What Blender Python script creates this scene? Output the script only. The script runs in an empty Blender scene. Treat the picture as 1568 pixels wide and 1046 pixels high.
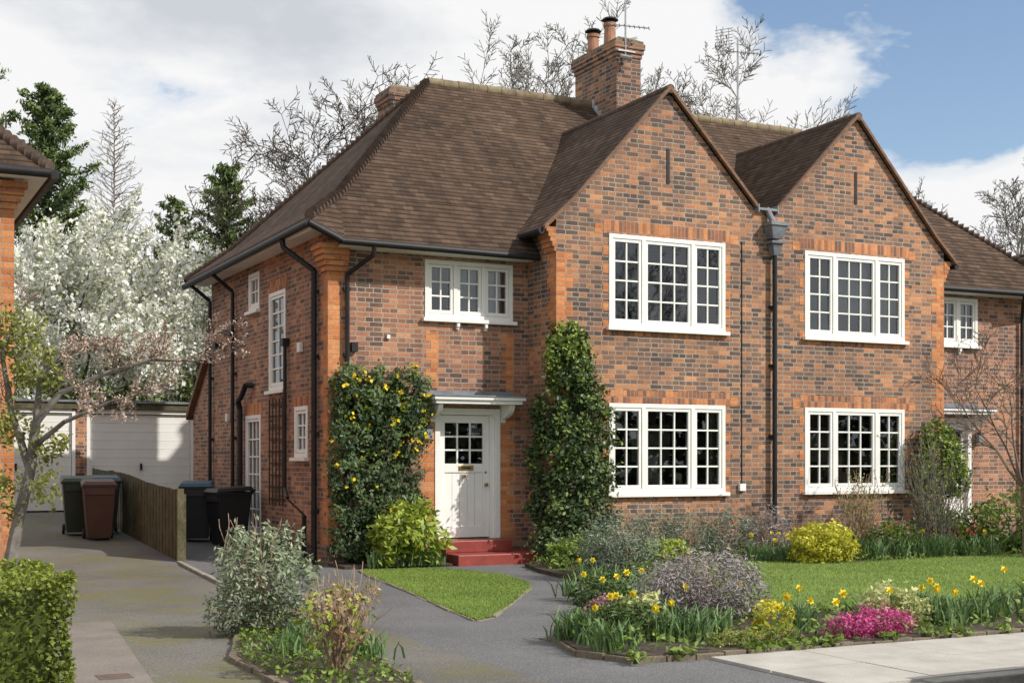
import bpy, math, random
import numpy as np
from mathutils import Vector, Matrix
random.seed(7); rng=np.random.default_rng(7)
scene=bpy.context.scene
COL=scene.collection

# ------------------------------------------------------------ node helpers
def newmat(name):
    m=bpy.data.materials.new(name); m.use_nodes=True
    nt=m.node_tree; nt.nodes.clear()
    out=nt.nodes.new('ShaderNodeOutputMaterial')
    return m,nt,out
def N(nt,t,**kw):
    n=nt.nodes.new(t)
    for k,v in kw.items():
        if k in n.inputs: n.inputs[k].default_value=v
        else: setattr(n,k,v)
    return n
def L(nt,a,b): nt.links.new(a,b)
def c4(c): return (c[0],c[1],c[2],1)
def ramp(nt,stops,fac=None,interp='LINEAR'):
    r=nt.nodes.new('ShaderNodeValToRGB'); r.color_ramp.interpolation=interp
    el=r.color_ramp.elements
    while len(el)>1: el.remove(el[-1])
    el[0].position=stops[0][0]; el[0].color=c4(stops[0][1])
    for p,c in stops[1:]:
        e=el.new(p); e.color=c4(c)
    if fac is not None: L(nt,fac,r.inputs['Fac'])
    return r
def mixc(nt,a,b,fac,blend='MIX'):
    m=nt.nodes.new('ShaderNodeMix'); m.data_type='RGBA'; m.blend_type=blend
    for s,v in ((6,a),(7,b)):
        if isinstance(v,(tuple,list)): m.inputs[s].default_value=c4(v)
        else: L(nt,v,m.inputs[s])
    if isinstance(fac,(int,float)): m.inputs[0].default_value=fac
    else: L(nt,fac,m.inputs[0])
    return m.outputs[2]
def math_(nt,op,a,b=None,c=None,clamp=False):
    m=nt.nodes.new('ShaderNodeMath'); m.operation=op; m.use_clamp=clamp
    for i,v in enumerate((a,b,c)):
        if v is None: continue
        if isinstance(v,(int,float)): m.inputs[i].default_value=v
        else: L(nt,v,m.inputs[i])
    return m.outputs[0]
def noise(nt,vec,scale,detail=3,rough=.55,dist=0):
    n=nt.nodes.new('ShaderNodeTexNoise'); n.inputs['Scale'].default_value=scale
    n.inputs['Detail'].default_value=detail; n.inputs['Roughness'].default_value=rough
    n.inputs['Distortion'].default_value=dist
    if vec is not None: L(nt,vec,n.inputs['Vector'])
    return n.outputs['Fac']

def simple(name,a,b=None,scale=3.,rough=.6,bump=0.,bscale=60.,metal=0.,spec=.4,fine=0.):
    m,nt,out=newmat(name)
    b=b or tuple(x*.75 for x in a)
    tc=N(nt,'ShaderNodeTexCoord'); v=tc.outputs['Object']
    f=noise(nt,v,scale,4,.6)
    r=ramp(nt,[(.32,b),(.68,a)],f)
    col=r.outputs['Color']
    if fine:
        f2=noise(nt,v,bscale,2,.7)
        r2=ramp(nt,[(.3,(1-fine,)*3),(.7,(1+fine*.6,)*3)],f2)
        col=mixc(nt,col,r2.outputs['Color'],1.,'MULTIPLY')
    p=N(nt,'ShaderNodeBsdfPrincipled'); L(nt,col,p.inputs['Base Color'])
    p.inputs['Roughness'].default_value=rough; p.inputs['Metallic'].default_value=metal
    p.inputs['Specular IOR Level'].default_value=spec
    if bump:
        bn=N(nt,'ShaderNodeBump'); bn.inputs['Strength'].default_value=bump; bn.inputs['Distance'].default_value=.01
        L(nt,noise(nt,v,bscale,2,.6),bn.inputs['Height']); L(nt,bn.outputs['Normal'],p.inputs['Normal'])
    L(nt,p.outputs[0],out.inputs[0]); return m

def brickmat(name,stops,mortar,bw=.225,bh=.075,offset=.5,squash=.6,ms=.008,dirt=.22,mort2=None,bigamt=.5):
    m,nt,out=newmat(name)
    tc=N(nt,'ShaderNodeTexCoord'); uv=tc.outputs['UV']; ob=tc.outputs['Object']
    nz=N(nt,'ShaderNodeTexNoise'); nz.inputs['Scale'].default_value=7.; nz.inputs['Detail'].default_value=1.; L(nt,uv,nz.inputs['Vector'])
    sub=N(nt,'ShaderNodeVectorMath',operation='SUBTRACT'); L(nt,nz.outputs['Color'],sub.inputs[0]); sub.inputs[1].default_value=(.5,.5,.5)
    sc=N(nt,'ShaderNodeVectorMath',operation='SCALE'); L(nt,sub.outputs[0],sc.inputs[0]); sc.inputs['Scale'].default_value=.012
    ad=N(nt,'ShaderNodeVectorMath',operation='ADD'); L(nt,uv,ad.inputs[0]); L(nt,sc.outputs[0],ad.inputs[1])
    b=N(nt,'ShaderNodeTexBrick'); L(nt,ad.outputs[0],b.inputs['Vector'])
    b.offset=offset; b.squash=squash; b.squash_frequency=2; b.offset_frequency=2
    b.inputs['Color1'].default_value=(0,0,0,1); b.inputs['Color2'].default_value=(1,1,1,1); b.inputs['Mortar'].default_value=(.5,.5,.5,1)
    b.inputs['Scale'].default_value=1; b.inputs['Mortar Size'].default_value=ms; b.inputs['Mortar Smooth'].default_value=.3
    b.inputs['Brick Width'].default_value=bw; b.inputs['Row Height'].default_value=bh
    big=noise(nt,ob,1.1,4,.65)
    bigs=math_(nt,'MULTIPLY_ADD',big,bigamt*2,-bigamt)
    v=math_(nt,'ADD',b.outputs['Color'],bigs,clamp=True)
    r=ramp(nt,stops,v)
    fn=noise(nt,ob,32,3,.7)
    fr=ramp(nt,[(.25,(.7,.7,.7)),(.75,(1.26,1.24,1.2))],fn)
    col=mixc(nt,r.outputs['Color'],fr.outputs['Color'],1.,'MULTIPLY')
    mn=noise(nt,ob,3.,3,.6)
    mr=ramp(nt,[(.35,mort2 or tuple(x*.7 for x in mortar)),(.62,mortar)],mn)
    col=mixc(nt,col,mr.outputs['Color'],math_(nt,'MULTIPLY',b.outputs['Fac'],.92))
    dn=noise(nt,ob,.6,4,.65)
    dr=ramp(nt,[(.35,(1-dirt,1-dirt,1-dirt*.9)),(.6,(1.06,1.04,1.0))],dn)
    col=mixc(nt,col,dr.outputs['Color'],1.,'MULTIPLY')
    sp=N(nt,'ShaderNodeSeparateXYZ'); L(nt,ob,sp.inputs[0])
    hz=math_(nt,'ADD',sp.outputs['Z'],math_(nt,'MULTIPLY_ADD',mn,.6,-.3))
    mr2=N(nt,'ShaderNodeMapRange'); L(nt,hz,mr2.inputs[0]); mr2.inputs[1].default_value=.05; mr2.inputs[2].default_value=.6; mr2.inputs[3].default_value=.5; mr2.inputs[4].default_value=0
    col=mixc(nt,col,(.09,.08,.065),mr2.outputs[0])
    p=N(nt,'ShaderNodeBsdfPrincipled'); L(nt,col,p.inputs['Base Color']); p.inputs['Roughness'].default_value=.85; p.inputs['Specular IOR Level'].default_value=.25
    h=math_(nt,'SUBTRACT',1.,b.outputs['Fac'])
    bn=N(nt,'ShaderNodeBump'); bn.inputs['Strength'].default_value=.55; bn.inputs['Distance'].default_value=.007
    L(nt,h,bn.inputs['Height']); L(nt,bn.outputs['Normal'],p.inputs['Normal'])
    L(nt,p.outputs[0],out.inputs[0]); return m

def tilemat(name):
    m,nt,out=newmat(name)
    tc=N(nt,'ShaderNodeTexCoord'); uv=tc.outputs['UV']; ob=tc.outputs['Object']
    nz=N(nt,'ShaderNodeTexNoise'); nz.inputs['Scale'].default_value=1.3; nz.inputs['Detail'].default_value=3.; L(nt,uv,nz.inputs['Vector'])
    sub=N(nt,'ShaderNodeVectorMath',operation='SUBTRACT'); L(nt,nz.outputs['Color'],sub.inputs[0]); sub.inputs[1].default_value=(.5,.5,.5)
    sc=N(nt,'ShaderNodeVectorMath',operation='SCALE'); L(nt,sub.outputs[0],sc.inputs[0]); sc.inputs['Scale'].default_value=.045
    ad=N(nt,'ShaderNodeVectorMath',operation='ADD'); L(nt,uv,ad.inputs[0]); L(nt,sc.outputs[0],ad.inputs[1])
    b=N(nt,'ShaderNodeTexBrick'); L(nt,ad.outputs[0],b.inputs['Vector']); b.offset=.5; b.squash=1
    b.inputs['Color1'].default_value=(0,0,0,1); b.inputs['Color2'].default_value=(1,1,1,1); b.inputs['Mortar'].default_value=(.4,.4,.4,1)
    b.inputs['Scale'].default_value=1; b.inputs['Mortar Size'].default_value=.005; b.inputs['Mortar Smooth'].default_value=.3
    b.inputs['Brick Width'].default_value=.165; b.inputs['Row Height'].default_value=.115
    big=noise(nt,ob,.7,5,.65)
    v=math_(nt,'ADD',math_(nt,'MULTIPLY',b.outputs['Color'],.55),math_(nt,'MULTIPLY_ADD',big,.9,-.22),clamp=True)
    r=ramp(nt,[(0,(.038,.027,.021)),(.35,(.070,.047,.035)),(.7,(.100,.067,.049)),(1,(.148,.099,.071))],v)
    mp=N(nt,'ShaderNodeMapping'); L(nt,uv,mp.inputs[0]); mp.inputs['Scale'].default_value=(1.6,.18,1)
    st=noise(nt,mp.outputs[0],2.2,4,.65)
    sr=ramp(nt,[(.35,(.78,.78,.79)),(.65,(1.18,1.16,1.12))],st)
    col=mixc(nt,r.outputs['Color'],sr.outputs['Color'],1.,'MULTIPLY')
    mo=noise(nt,ob,7,4,.75)
    mm=ramp(nt,[(.58,(0,0,0)),(.74,(.45,.45,.45))],mo)
    col=mixc(nt,col,(.12,.11,.065),mm.outputs['Color'])
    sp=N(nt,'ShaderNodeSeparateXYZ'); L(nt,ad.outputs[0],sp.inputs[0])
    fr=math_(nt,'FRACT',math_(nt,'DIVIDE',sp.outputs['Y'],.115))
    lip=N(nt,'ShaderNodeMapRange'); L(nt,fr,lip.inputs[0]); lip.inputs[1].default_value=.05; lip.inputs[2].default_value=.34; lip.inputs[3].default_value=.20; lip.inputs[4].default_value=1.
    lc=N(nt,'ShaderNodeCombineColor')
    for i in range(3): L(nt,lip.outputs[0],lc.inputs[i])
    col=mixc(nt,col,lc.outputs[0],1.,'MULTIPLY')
    p=N(nt,'ShaderNodeBsdfPrincipled'); L(nt,col,p.inputs['Base Color']); p.inputs['Roughness'].default_value=.9; p.inputs['Specular IOR Level'].default_value=.12
    h=math_(nt,'ADD',math_(nt,'SUBTRACT',1.,fr),math_(nt,'MULTIPLY',b.outputs['Color'],.35))
    bn=N(nt,'ShaderNodeBump'); bn.inputs['Strength'].default_value=.8; bn.inputs['Distance'].default_value=.018
    L(nt,h,bn.inputs['Height']); L(nt,bn.outputs['Normal'],p.inputs['Normal'])
    L(nt,p.outputs[0],out.inputs[0]); return m

def glassmat():
    m,nt,out=newmat('window_glass')
    tr=N(nt,'ShaderNodeBsdfTransparent'); tr.inputs[0].default_value=(.62,.66,.66,1)
    gl=N(nt,'ShaderNodeBsdfGlossy'); gl.inputs['Roughness'].default_value=.015; gl.inputs[0].default_value=(.9,.95,1,1)
    fz=N(nt,'ShaderNodeFresnel'); fz.inputs[0].default_value=2.0
    mx=N(nt,'ShaderNodeMixShader'); L(nt,fz.outputs[0],mx.inputs[0]); L(nt,tr.outputs[0],mx.inputs[1]); L(nt,gl.outputs[0],mx.inputs[2])
    L(nt,mx.outputs[0],out.inputs[0]); return m

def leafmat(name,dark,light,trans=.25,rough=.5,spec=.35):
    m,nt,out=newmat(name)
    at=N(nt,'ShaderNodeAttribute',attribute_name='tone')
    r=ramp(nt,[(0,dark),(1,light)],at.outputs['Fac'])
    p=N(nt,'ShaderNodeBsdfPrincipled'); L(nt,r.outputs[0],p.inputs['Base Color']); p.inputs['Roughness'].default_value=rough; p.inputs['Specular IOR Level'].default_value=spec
    if trans:
        t=N(nt,'ShaderNodeBsdfTranslucent'); L(nt,r.outputs[0],t.inputs[0])
        mx=N(nt,'ShaderNodeMixShader'); mx.inputs[0].default_value=trans
        L(nt,p.outputs[0],mx.inputs[1]); L(nt,t.outputs[0],mx.inputs[2]); L(nt,mx.outputs[0],out.inputs[0])
    else: L(nt,p.outputs[0],out.inputs[0])
    return m

# ------------------------------------------------------------ materials
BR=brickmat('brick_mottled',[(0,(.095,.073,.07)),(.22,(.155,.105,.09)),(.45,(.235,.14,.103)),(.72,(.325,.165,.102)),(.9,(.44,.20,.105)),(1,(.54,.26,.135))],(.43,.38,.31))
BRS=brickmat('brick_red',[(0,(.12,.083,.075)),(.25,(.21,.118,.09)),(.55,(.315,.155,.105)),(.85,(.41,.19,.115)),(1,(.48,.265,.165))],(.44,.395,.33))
BO=brickmat('brick_orange',[(0,(.42,.15,.06)),(.5,(.56,.21,.08)),(1,(.64,.29,.12))],(.42,.31,.22),dirt=.15)
BSOL=brickmat('brick_soldier',[(0,(.20,.105,.08)),(.4,(.36,.15,.08)),(.6,(.54,.21,.09)),(1,(.62,.27,.115))],(.36,.29,.23),bw=.075,bh=.24,offset=0,squash=1)
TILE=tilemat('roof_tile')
CLAY=simple('clay_tile_edge',(.25,.135,.08),(.12,.075,.055),9,.8,.3,40,fine=.25)
RIDGE=simple('ridge_tile_lichen',(.27,.22,.13),(.13,.095,.065),5,.85,.4,40,fine=.3)
BONNET=simple('bonnet_tile',(.12,.077,.055),(.058,.042,.034),7,.85,.4,40,fine=.3)
WHITE=simple('white_paint',(.82,.82,.80),(.76,.76,.73),2.2,.38,.05,80,fine=.05)
SOFF=simple('white_soffit',(.78,.78,.75),(.66,.66,.63),2.,.5)
BLACK=simple('black_iron',(.02,.02,.022),(.011,.011,.012),6,.5,.1,60,spec=.3)
LEAD=simple('lead',(.22,.24,.27),(.12,.13,.15),4,.5,.3,30)
LEADW=simple('lead_pale',(.5,.53,.57),(.3,.33,.36),6,.5,.3,30)
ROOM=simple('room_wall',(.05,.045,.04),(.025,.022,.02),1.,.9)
CURT=simple('curtain',(.55,.5,.42),(.38,.34,.28),8,.9)
NET=simple('blind',(.62,.63,.62),(.45,.46,.46),1.5,.8)
GLASS=glassmat()
REDT=simple('red_tile',(.30,.06,.045),(.2,.038,.032),5,.45,.1)
BRASS=simple('brass',(.5,.33,.1),(.35,.22,.07),9,.3,metal=.9)
CHROME=simple('steel',(.5,.5,.5),(.4,.4,.4),9,.3,metal=.9)
POT=simple('clay_pot',(.46,.24,.15),(.25,.13,.09),6,.8,.3)
CONC=simple('concrete_slab',(.47,.45,.42),(.36,.34,.31),2.5,.9,.4,70,fine=.15)
KERB=simple('kerb_stone',(.34,.33,.30),(.22,.215,.19),5,.9,.4,60,fine=.2)
WOOD=simple('fence_wood',(.13,.115,.065),(.06,.058,.028),5,.85,.4,30,fine=.35)
DWOOD=simple('trellis_wood',(.09,.055,.035),(.05,.03,.02),8,.8)
BARK=simple('bark',(.10,.08,.06),(.05,.04,.032),8,.9,.6,30,fine=.3)
BARKG=simple('bark_grey',(.22,.20,.175),(.12,.11,.095),8,.9)
BARKR=simple('bark_reddish',(.20,.14,.11),(.12,.085,.07),8,.9)
TWIGP=simple('twig_tan',(.36,.26,.17),(.22,.15,.10),8,.9)
SOIL=simple('garden_soil',(.085,.065,.046),(.04,.032,.025),6,.95,.9,25,fine=.4)

def asphalt(name,base,moss,mossamt,patch=.3):
    m,nt,out=newmat(name)
    tc=N(nt,'ShaderNodeTexCoord'); v=tc.outputs['Object']
    f=noise(nt,v,.55,5,.6); r=ramp(nt,[(.3,tuple(x*(1-patch) for x in base)),(.7,tuple(x*(1+patch*.7) for x in base))],f)
    g=noise(nt,v,75,2,.8); gr=ramp(nt,[(.25,(.45,.45,.45)),(.5,(1,1,1)),(.72,(1.8,1.8,1.75))],g)
    col=mixc(nt,r.outputs[0],gr.outputs[0],1.,'MULTIPLY')
    mo=noise(nt,v,.8,6,.68,.4); mr=ramp(nt,[(mossamt,(0,0,0)),(mossamt+.16,(.65,.65,.65))],mo)
    col=mixc(nt,col,moss,mr.outputs[0])
    pv=N(nt,'ShaderNodeTexVoronoi'); L(nt,v,pv.inputs['Vector']); pv.inputs['Scale'].default_value=16
    pr=ramp(nt,[(.06,(.8,.8,.8)),(.11,(0,0,0))],pv.outputs['Distance'])
    pm=math_(nt,'MULTIPLY',pr.outputs[0],ramp(nt,[(.44,(0,0,0)),(.56,(1,1,1))],noise(nt,v,.6,2,.5)).outputs[0])
    col=mixc(nt,col,(.42,.39,.32),pm)
    p=N(nt,'ShaderNodeBsdfPrincipled'); L(nt,col,p.inputs['Base Color']); p.inputs['Roughness'].default_value=.9; p.inputs['Specular IOR Level'].default_value=.25
    bn=N(nt,'ShaderNodeBump'); bn.inputs['Strength'].default_value=.6; bn.inputs['Distance'].default_value=.006
    L(nt,g,bn.inputs['Height']); L(nt,bn.outputs['Normal'],p.inputs['Normal'])
    L(nt,p.outputs[0],out.inputs[0]); return m
ASPH=asphalt('asphalt_drive',(.128,.128,.134),(.13,.125,.08),.70,.24)
ASPHM=asphalt('asphalt_mossy',(.135,.13,.12),(.14,.13,.045),.47)
ROAD=asphalt('asphalt_road',(.08,.08,.082),(.09,.085,.06),.72)
LAWN=simple('lawn_turf',(.16,.245,.045),(.11,.175,.035),1.2,.95,.6,60,fine=.3)
GRND=simple('ground_turf',(.07,.09,.03),(.05,.05,.025),.6,.95,.5,20,fine=.3)
GRASSB=leafmat('grass_blade',(.13,.20,.03),(.27,.36,.075))

# ------------------------------------------------------------ mesh builder
def link(ob,parent=None):
    COL.objects.link(ob)
    if parent is not None: ob.parent=parent
    return ob
def empty(name):
    e=bpy.data.objects.new(name,None); e.empty_display_size=.3; COL.objects.link(e); return e
class MB:
    def __init__(s): s.v=[];s.f=[];s.m=[];s.mats=[]
    def mi(s,mat):
        if mat not in s.mats: s.mats.append(mat)
        return s.mats.index(mat)
    def poly(s,pts,mat):
        i=len(s.v); s.v+= [tuple(p) for p in pts]; s.f.append(tuple(range(i,i+len(pts)))); s.m.append(s.mi(mat))
    def hexa(s,P,mat):
        i=len(s.v); s.v+=[tuple(p) for p in P]; k=s.mi(mat)
        for q in ((3,2,1,0),(4,5,6,7),(0,1,5,4),(1,2,6,5),(2,3,7,6),(3,0,4,7)):
            s.f.append(tuple(i+a for a in q)); s.m.append(k)
    def box(s,x0,x1,y0,y1,z0,z1,mat):
        s.hexa([(x0,y0,z0),(x1,y0,z0),(x1,y1,z0),(x0,y1,z0),(x0,y0,z1),(x1,y0,z1),(x1,y1,z1),(x0,y1,z1)],mat)
    def lbox(s,F,a0,a1,b0,b1,c0,c1,mat):
        o,u,n=F
        def P(a,b,c): return (o[0]+u[0]*a+n[0]*b,o[1]+u[1]*a+n[1]*b,o[2]+c)
        s.hexa([P(a0,b1,c0),P(a1,b1,c0),P(a1,b0,c0),P(a0,b0,c0),P(a0,b1,c1),P(a1,b1,c1),P(a1,b0,c1),P(a0,b0,c1)],mat)
    def cyl(s,p0,p1,r0,r1=None,n=10,mat=None,cap=True):
        r1=r0 if r1 is None else r1
        p0=Vector(p0);p1=Vector(p1);d=(p1-p0).normalized()
        a=d.orthogonal().normalized();b=d.cross(a); i=len(s.v);k=s.mi(mat)
        for p,r in ((p0,r0),(p1,r1)):
            for j in range(n):
                t=2*math.pi*j/n; s.v.append(tuple(p+a*math.cos(t)*r+b*math.sin(t)*r))
        for j in range(n):
            s.f.append((i+j,i+(j+1)%n,i+n+(j+1)%n,i+n+j)); s.m.append(k)
        if cap:
            s.f.append(tuple(i+j for j in reversed(range(n)))); s.m.append(k)
            s.f.append(tuple(i+n+j for j in range(n))); s.m.append(k)
    def pipe(s,pts,r,mat,n=8):
        for a,b in zip(pts[:-1],pts[1:]): s.cyl(a,b,r,r,n,mat)
    def build(s,name,parent=None,bevel=0.,smooth=False):
        me=bpy.data.meshes.new(name); me.from_pydata(s.v,[],s.f)
        for m in s.mats: me.materials.append(m)
        me.polygons.foreach_set('material_index',s.m)
        uvl=me.uv_layers.new(name='UVMap'); uv=np.zeros((len(me.loops),2))
        for p in me.polygons:
            n=p.normal; h=math.hypot(n.x,n.y)
            for li in p.loop_indices:
                c=s.v[me.loops[li].vertex_index]
                if h<.15: uv[li]=(c[0],c[1])
                else: uv[li]=((-n.y*c[0]+n.x*c[1])/h, c[2]/h)
        uvl.data.foreach_set('uv',uv.ravel())
        if smooth: me.polygons.foreach_set('use_smooth',[True]*len(me.polygons))
        me.update(); ob=bpy.data.objects.new(name,me); link(ob,parent)
        if bevel:
            bv=ob.modifiers.new('bevel','BEVEL'); bv.width=bevel; bv.segments=2; bv.limit_method='ANGLE'
        if smooth:
            es=ob.modifiers.new('edge','EDGE_SPLIT'); es.split_angle=math.radians(40)
        return ob

def wall(mb,p0,p1,z0,z1,ops,n,mat,depth=.11,rmat=None):
    L_=math.hypot(p1[0]-p0[0],p1[1]-p0[1]); u=((p1[0]-p0[0])/L_,(p1[1]-p0[1])/L_)
    us=sorted({0,L_}|{o[0] for o in ops}|{o[1] for o in ops}); vs=sorted({z0,z1}|{o[2] for o in ops}|{o[3] for o in ops})
    P=lambda a,z,b=0:(p0[0]+u[0]*a+n[0]*b,p0[1]+u[1]*a+n[1]*b,z)
    for a0,a1 in zip(us[:-1],us[1:]):
        for v0,v1 in zip(vs[:-1],vs[1:]):
            ca,cv=(a0+a1)/2,(v0+v1)/2
            if any(o[0]<ca<o[1] and o[2]<cv<o[3] for o in ops): continue
            mb.poly([P(a0,v0),P(a1,v0),P(a1,v1),P(a0,v1)],mat)
    r=rmat or mat
    for o in ops:
        a0,a1,v0,v1=o
        mb.poly([P(a0,v0),P(a0,v0,-depth),P(a0,v1,-depth),P(a0,v1)],r)
        mb.poly([P(a1,v0,-depth),P(a1,v0),P(a1,v1),P(a1,v1,-depth)],r)
        mb.poly([P(a0,v1),P(a0,v1,-depth),P(a1,v1,-depth),P(a1,v1)],r)
        mb.poly([P(a0,v0,-depth),P(a0,v0),P(a1,v0),P(a1,v0,-depth)],r)

def window(parent,name,o,u,n,w,h,lights,rows,curtain='sides',sill=True,room=True,brackets=False,big=True):
    F=(o,u,n); mb=MB(); f=.068 if big else .05
    mb.lbox(F,0,f,-.09,.016,0,h,WHITE); mb.lbox(F,w-f,w,-.09,.016,0,h,WHITE)
    mb.lbox(F,f,w-f,-.09,.015,h-f,h,WHITE); mb.lbox(F,f,w-f,-.09,.015,0,f,WHITE)
    tot=sum(l[0] for l in lights); inner=w-2*f; mull=.07 if big else .04; avail=inner-mull*(len(lights)-1); a=f
    gl=MB()
    for i,(fr,cols) in enumerate(lights):
        lw=avail*fr/tot; c=.052 if big else .04; e=.005
        mb.lbox(F,a+e,a+c,-.07,.004,f+e,h-f-e,WHITE); mb.lbox(F,a+lw-c,a+lw-e,-.07,.004,f+e,h-f-e,WHITE)
        mb.lbox(F,a+c,a+lw-c,-.07,.003,f+e,f+c+.01,WHITE); mb.lbox(F,a+c,a+lw-c,-.07,.003,h-f-c,h-f-e,WHITE)
        gw=lw-2*c; gh=h-2*f-2*c-.01; g0=f+c+.01; hb=.0135
        for k in range(1,cols): x=a+c+gw*k/cols; mb.lbox(F,x-hb,x+hb,-.052,-.010,g0,g0+gh,WHITE)
        for k in range(1,rows): z=g0+gh*k/rows; mb.lbox(F,a+c,a+c+gw,-.050,-.012,z-hb,z+hb,WHITE)
        for kx in range(cols):
            for kz in range(rows):
                x0=a+c+gw*kx/cols; x1=a+c+gw*(kx+1)/cols; z0=g0+gh*kz/rows; z1=g0+gh*(kz+1)/rows
                t=[random.uniform(-.0026,.0026) for _ in range(3)]; b=-.034
                P=lambda A,B,C:(o[0]+u[0]*A+n[0]*B,o[1]+u[1]*A+n[1]*B,o[2]+C)
                gl.poly([P(x0,b+t[0],z0),P(x1,b+t[1],z0),P(x1,b+t[1]+t[2],z1),P(x0,b+t[0]+t[2],z1)],GLASS)
        a+=lw
        if i<len(lights)-1: mb.lbox(F,a,a+mull,-.09,.018,f,h-f,WHITE); a+=mull
    if sill: mb.lbox(F,-.05,w+.05,-.02,.085,-.06,-.002,WHITE)
    if brackets:
        for x in (w*.36,w*.68):
            mb.lbox(F,x-.025,x+.025,0.002,.07,-.13,-.061,WHITE); mb.lbox(F,x-.025,x+.025,0.002,.035,-.17,-.131,WHITE)
    mb.build(name,parent,bevel=.004)
    gl.build(name+'_glass',parent)
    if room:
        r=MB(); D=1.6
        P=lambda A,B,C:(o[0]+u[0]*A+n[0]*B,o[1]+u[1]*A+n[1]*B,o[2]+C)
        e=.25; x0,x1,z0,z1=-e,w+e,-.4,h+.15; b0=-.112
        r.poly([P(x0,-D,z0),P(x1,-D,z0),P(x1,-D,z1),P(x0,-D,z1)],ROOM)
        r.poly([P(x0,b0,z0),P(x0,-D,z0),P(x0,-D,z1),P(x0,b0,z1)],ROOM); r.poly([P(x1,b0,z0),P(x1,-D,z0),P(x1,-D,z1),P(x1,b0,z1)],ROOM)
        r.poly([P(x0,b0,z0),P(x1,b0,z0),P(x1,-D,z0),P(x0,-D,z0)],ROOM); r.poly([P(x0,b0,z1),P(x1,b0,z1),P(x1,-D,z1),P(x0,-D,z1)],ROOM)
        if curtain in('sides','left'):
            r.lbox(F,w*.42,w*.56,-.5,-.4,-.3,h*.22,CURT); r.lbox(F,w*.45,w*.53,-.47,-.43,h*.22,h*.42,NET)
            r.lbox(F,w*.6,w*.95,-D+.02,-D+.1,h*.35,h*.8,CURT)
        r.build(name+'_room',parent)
        cm=MB()
        def drape(a0,a1,mat,z0=-.05,z1=h+.02,b=-.2,amp=.025):
            k=max(4,int((a1-a0)/.035)); pr=None
            for j in range(k+1):
                A=a0+(a1-a0)*j/k; B=b+amp*math.sin(j*1.9)+amp*.4*math.sin(j*.7)
                if pr: cm.poly([P(pr[0],pr[1],z0),P(A,B,z0),P(A,B,z1),P(pr[0],pr[1],z1)],mat)
                pr=(A,B)
        if curtain=='sides': drape(.0,w*.09,CURT); drape(w*.92,w,CURT)
        if curtain=='blind': drape(0.02,w-.02,NET,h*.5,h,-.16,.004)
        if curtain=='net': drape(w*.28,w*.72,NET,h*.3,h,-.16,.01); drape(w*.8,w*.98,NET); drape(0.02,w*.12,NET,h*.2,h*.6)
        if curtain=='full': drape(w*.3,w-.02,NET)
        if curtain=='left': drape(.0,w*.10,CURT)
        if cm.v: cm.build(name+'_curtains',parent)

def quoin(mb,x,y,dx,ny,z0,z1,mat=None,w=(.30,.19),face='front',h=.225):
    mat=mat or BO; z=z0; i=0
    while z<z1-.01:
        zz=min(z+h,z1); ww=w[i%2]
        if face=='front': xa,xb=sorted((x,x+dx*ww)); mb.box(xa,xb,y-.004,y+.001,z,zz,mat)
        else: ya,yb=sorted((y,y+dx*ww)); mb.box(x-.004,x+.001,ya,yb,z,zz,mat)
        z=zz;i+=1

# ============================================================ MAIN HOUSE
house=empty('brick_house')
WX0,WX1,WY=3.43,11.57,-.97
AP1,AP2=5.52,9.48
mb=MB()
n_f=(0,-1); n_l=(-1,0)
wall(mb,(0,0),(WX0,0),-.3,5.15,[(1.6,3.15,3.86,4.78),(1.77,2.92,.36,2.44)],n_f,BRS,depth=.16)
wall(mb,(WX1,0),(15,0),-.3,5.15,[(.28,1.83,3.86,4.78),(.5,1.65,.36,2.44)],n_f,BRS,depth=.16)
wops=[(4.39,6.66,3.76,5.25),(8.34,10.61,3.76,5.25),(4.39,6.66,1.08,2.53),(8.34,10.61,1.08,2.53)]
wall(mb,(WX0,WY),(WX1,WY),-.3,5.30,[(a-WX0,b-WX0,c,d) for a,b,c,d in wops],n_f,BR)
mb.poly([(WX0,WY,5.3),(7.5,WY,5.3),(7.5,WY,5.86),(7.28,WY,5.86),(AP1,WY,7.66),(3.7,WY,5.68),(WX0,WY,5.43)],BR)
mb.poly([(7.5,WY,5.3),(WX1,WY,5.3),(WX1,WY,5.43),(11.3,WY,5.68),(AP2,WY,7.66),(7.72,WY,5.86),(7.5,WY,5.86)],BR)
wall(mb,(WX0,0),(WX0,WY),-.3,5.42,[],n_l,BR); wall(mb,(WX1,WY),(WX1,0),-.3,5.42,[],(1,0),BR)
sops=[(7-3.05,7-2.11,2.80,4.47),(7-4.30,7-3.64,4.28,4.95),(7-4.51,7-3.56,.30,2.42),(7-1.62,7-.95,1.66,2.48)]
wall(mb,(0,7),(0,0),-.3,5.15,sops,n_l,BRS)
wall(mb,(15,0),(15,7),-.3,5.15,[],(1,0),BRS); wall(mb,(15,7),(0,7),-.3,5.15,[],(0,1),BRS)
mb.box(-.035,.0-.002,-.035,3.5,-.3,.32,BRS); mb.box(-.002,1.7,-.035,-.002,-.3,.32,BRS)
mb.box(WX0-.03,WX1+.03,WY-.03,WY-.002,-.3,.28,BR)
mb.poly([(0,7,-.3),(0,8.5,-.3),(0,8.5,2.6),(0,7,3.75)],BRS); mb.poly([(0,8.5,-.3),(6,8.5,-.3),(6,8.5,2.6),(0,8.5,2.6)],BRS)
mb.hexa([(-.12,7,3.72),(6,7,3.72),(6,8.65,2.46),(-.12,8.65,2.46),(-.12,7,3.84),(6,7,3.84),(6,8.65,2.58),(-.12,8.65,2.58)],CLAY)
mb.build('walls',house)
q=MB()
quoin(q,0.0,0,1,0,.32,4.5,w=(.26,.19)); quoin(q,0,0,1,0,.32,4.5,face='side')
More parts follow.
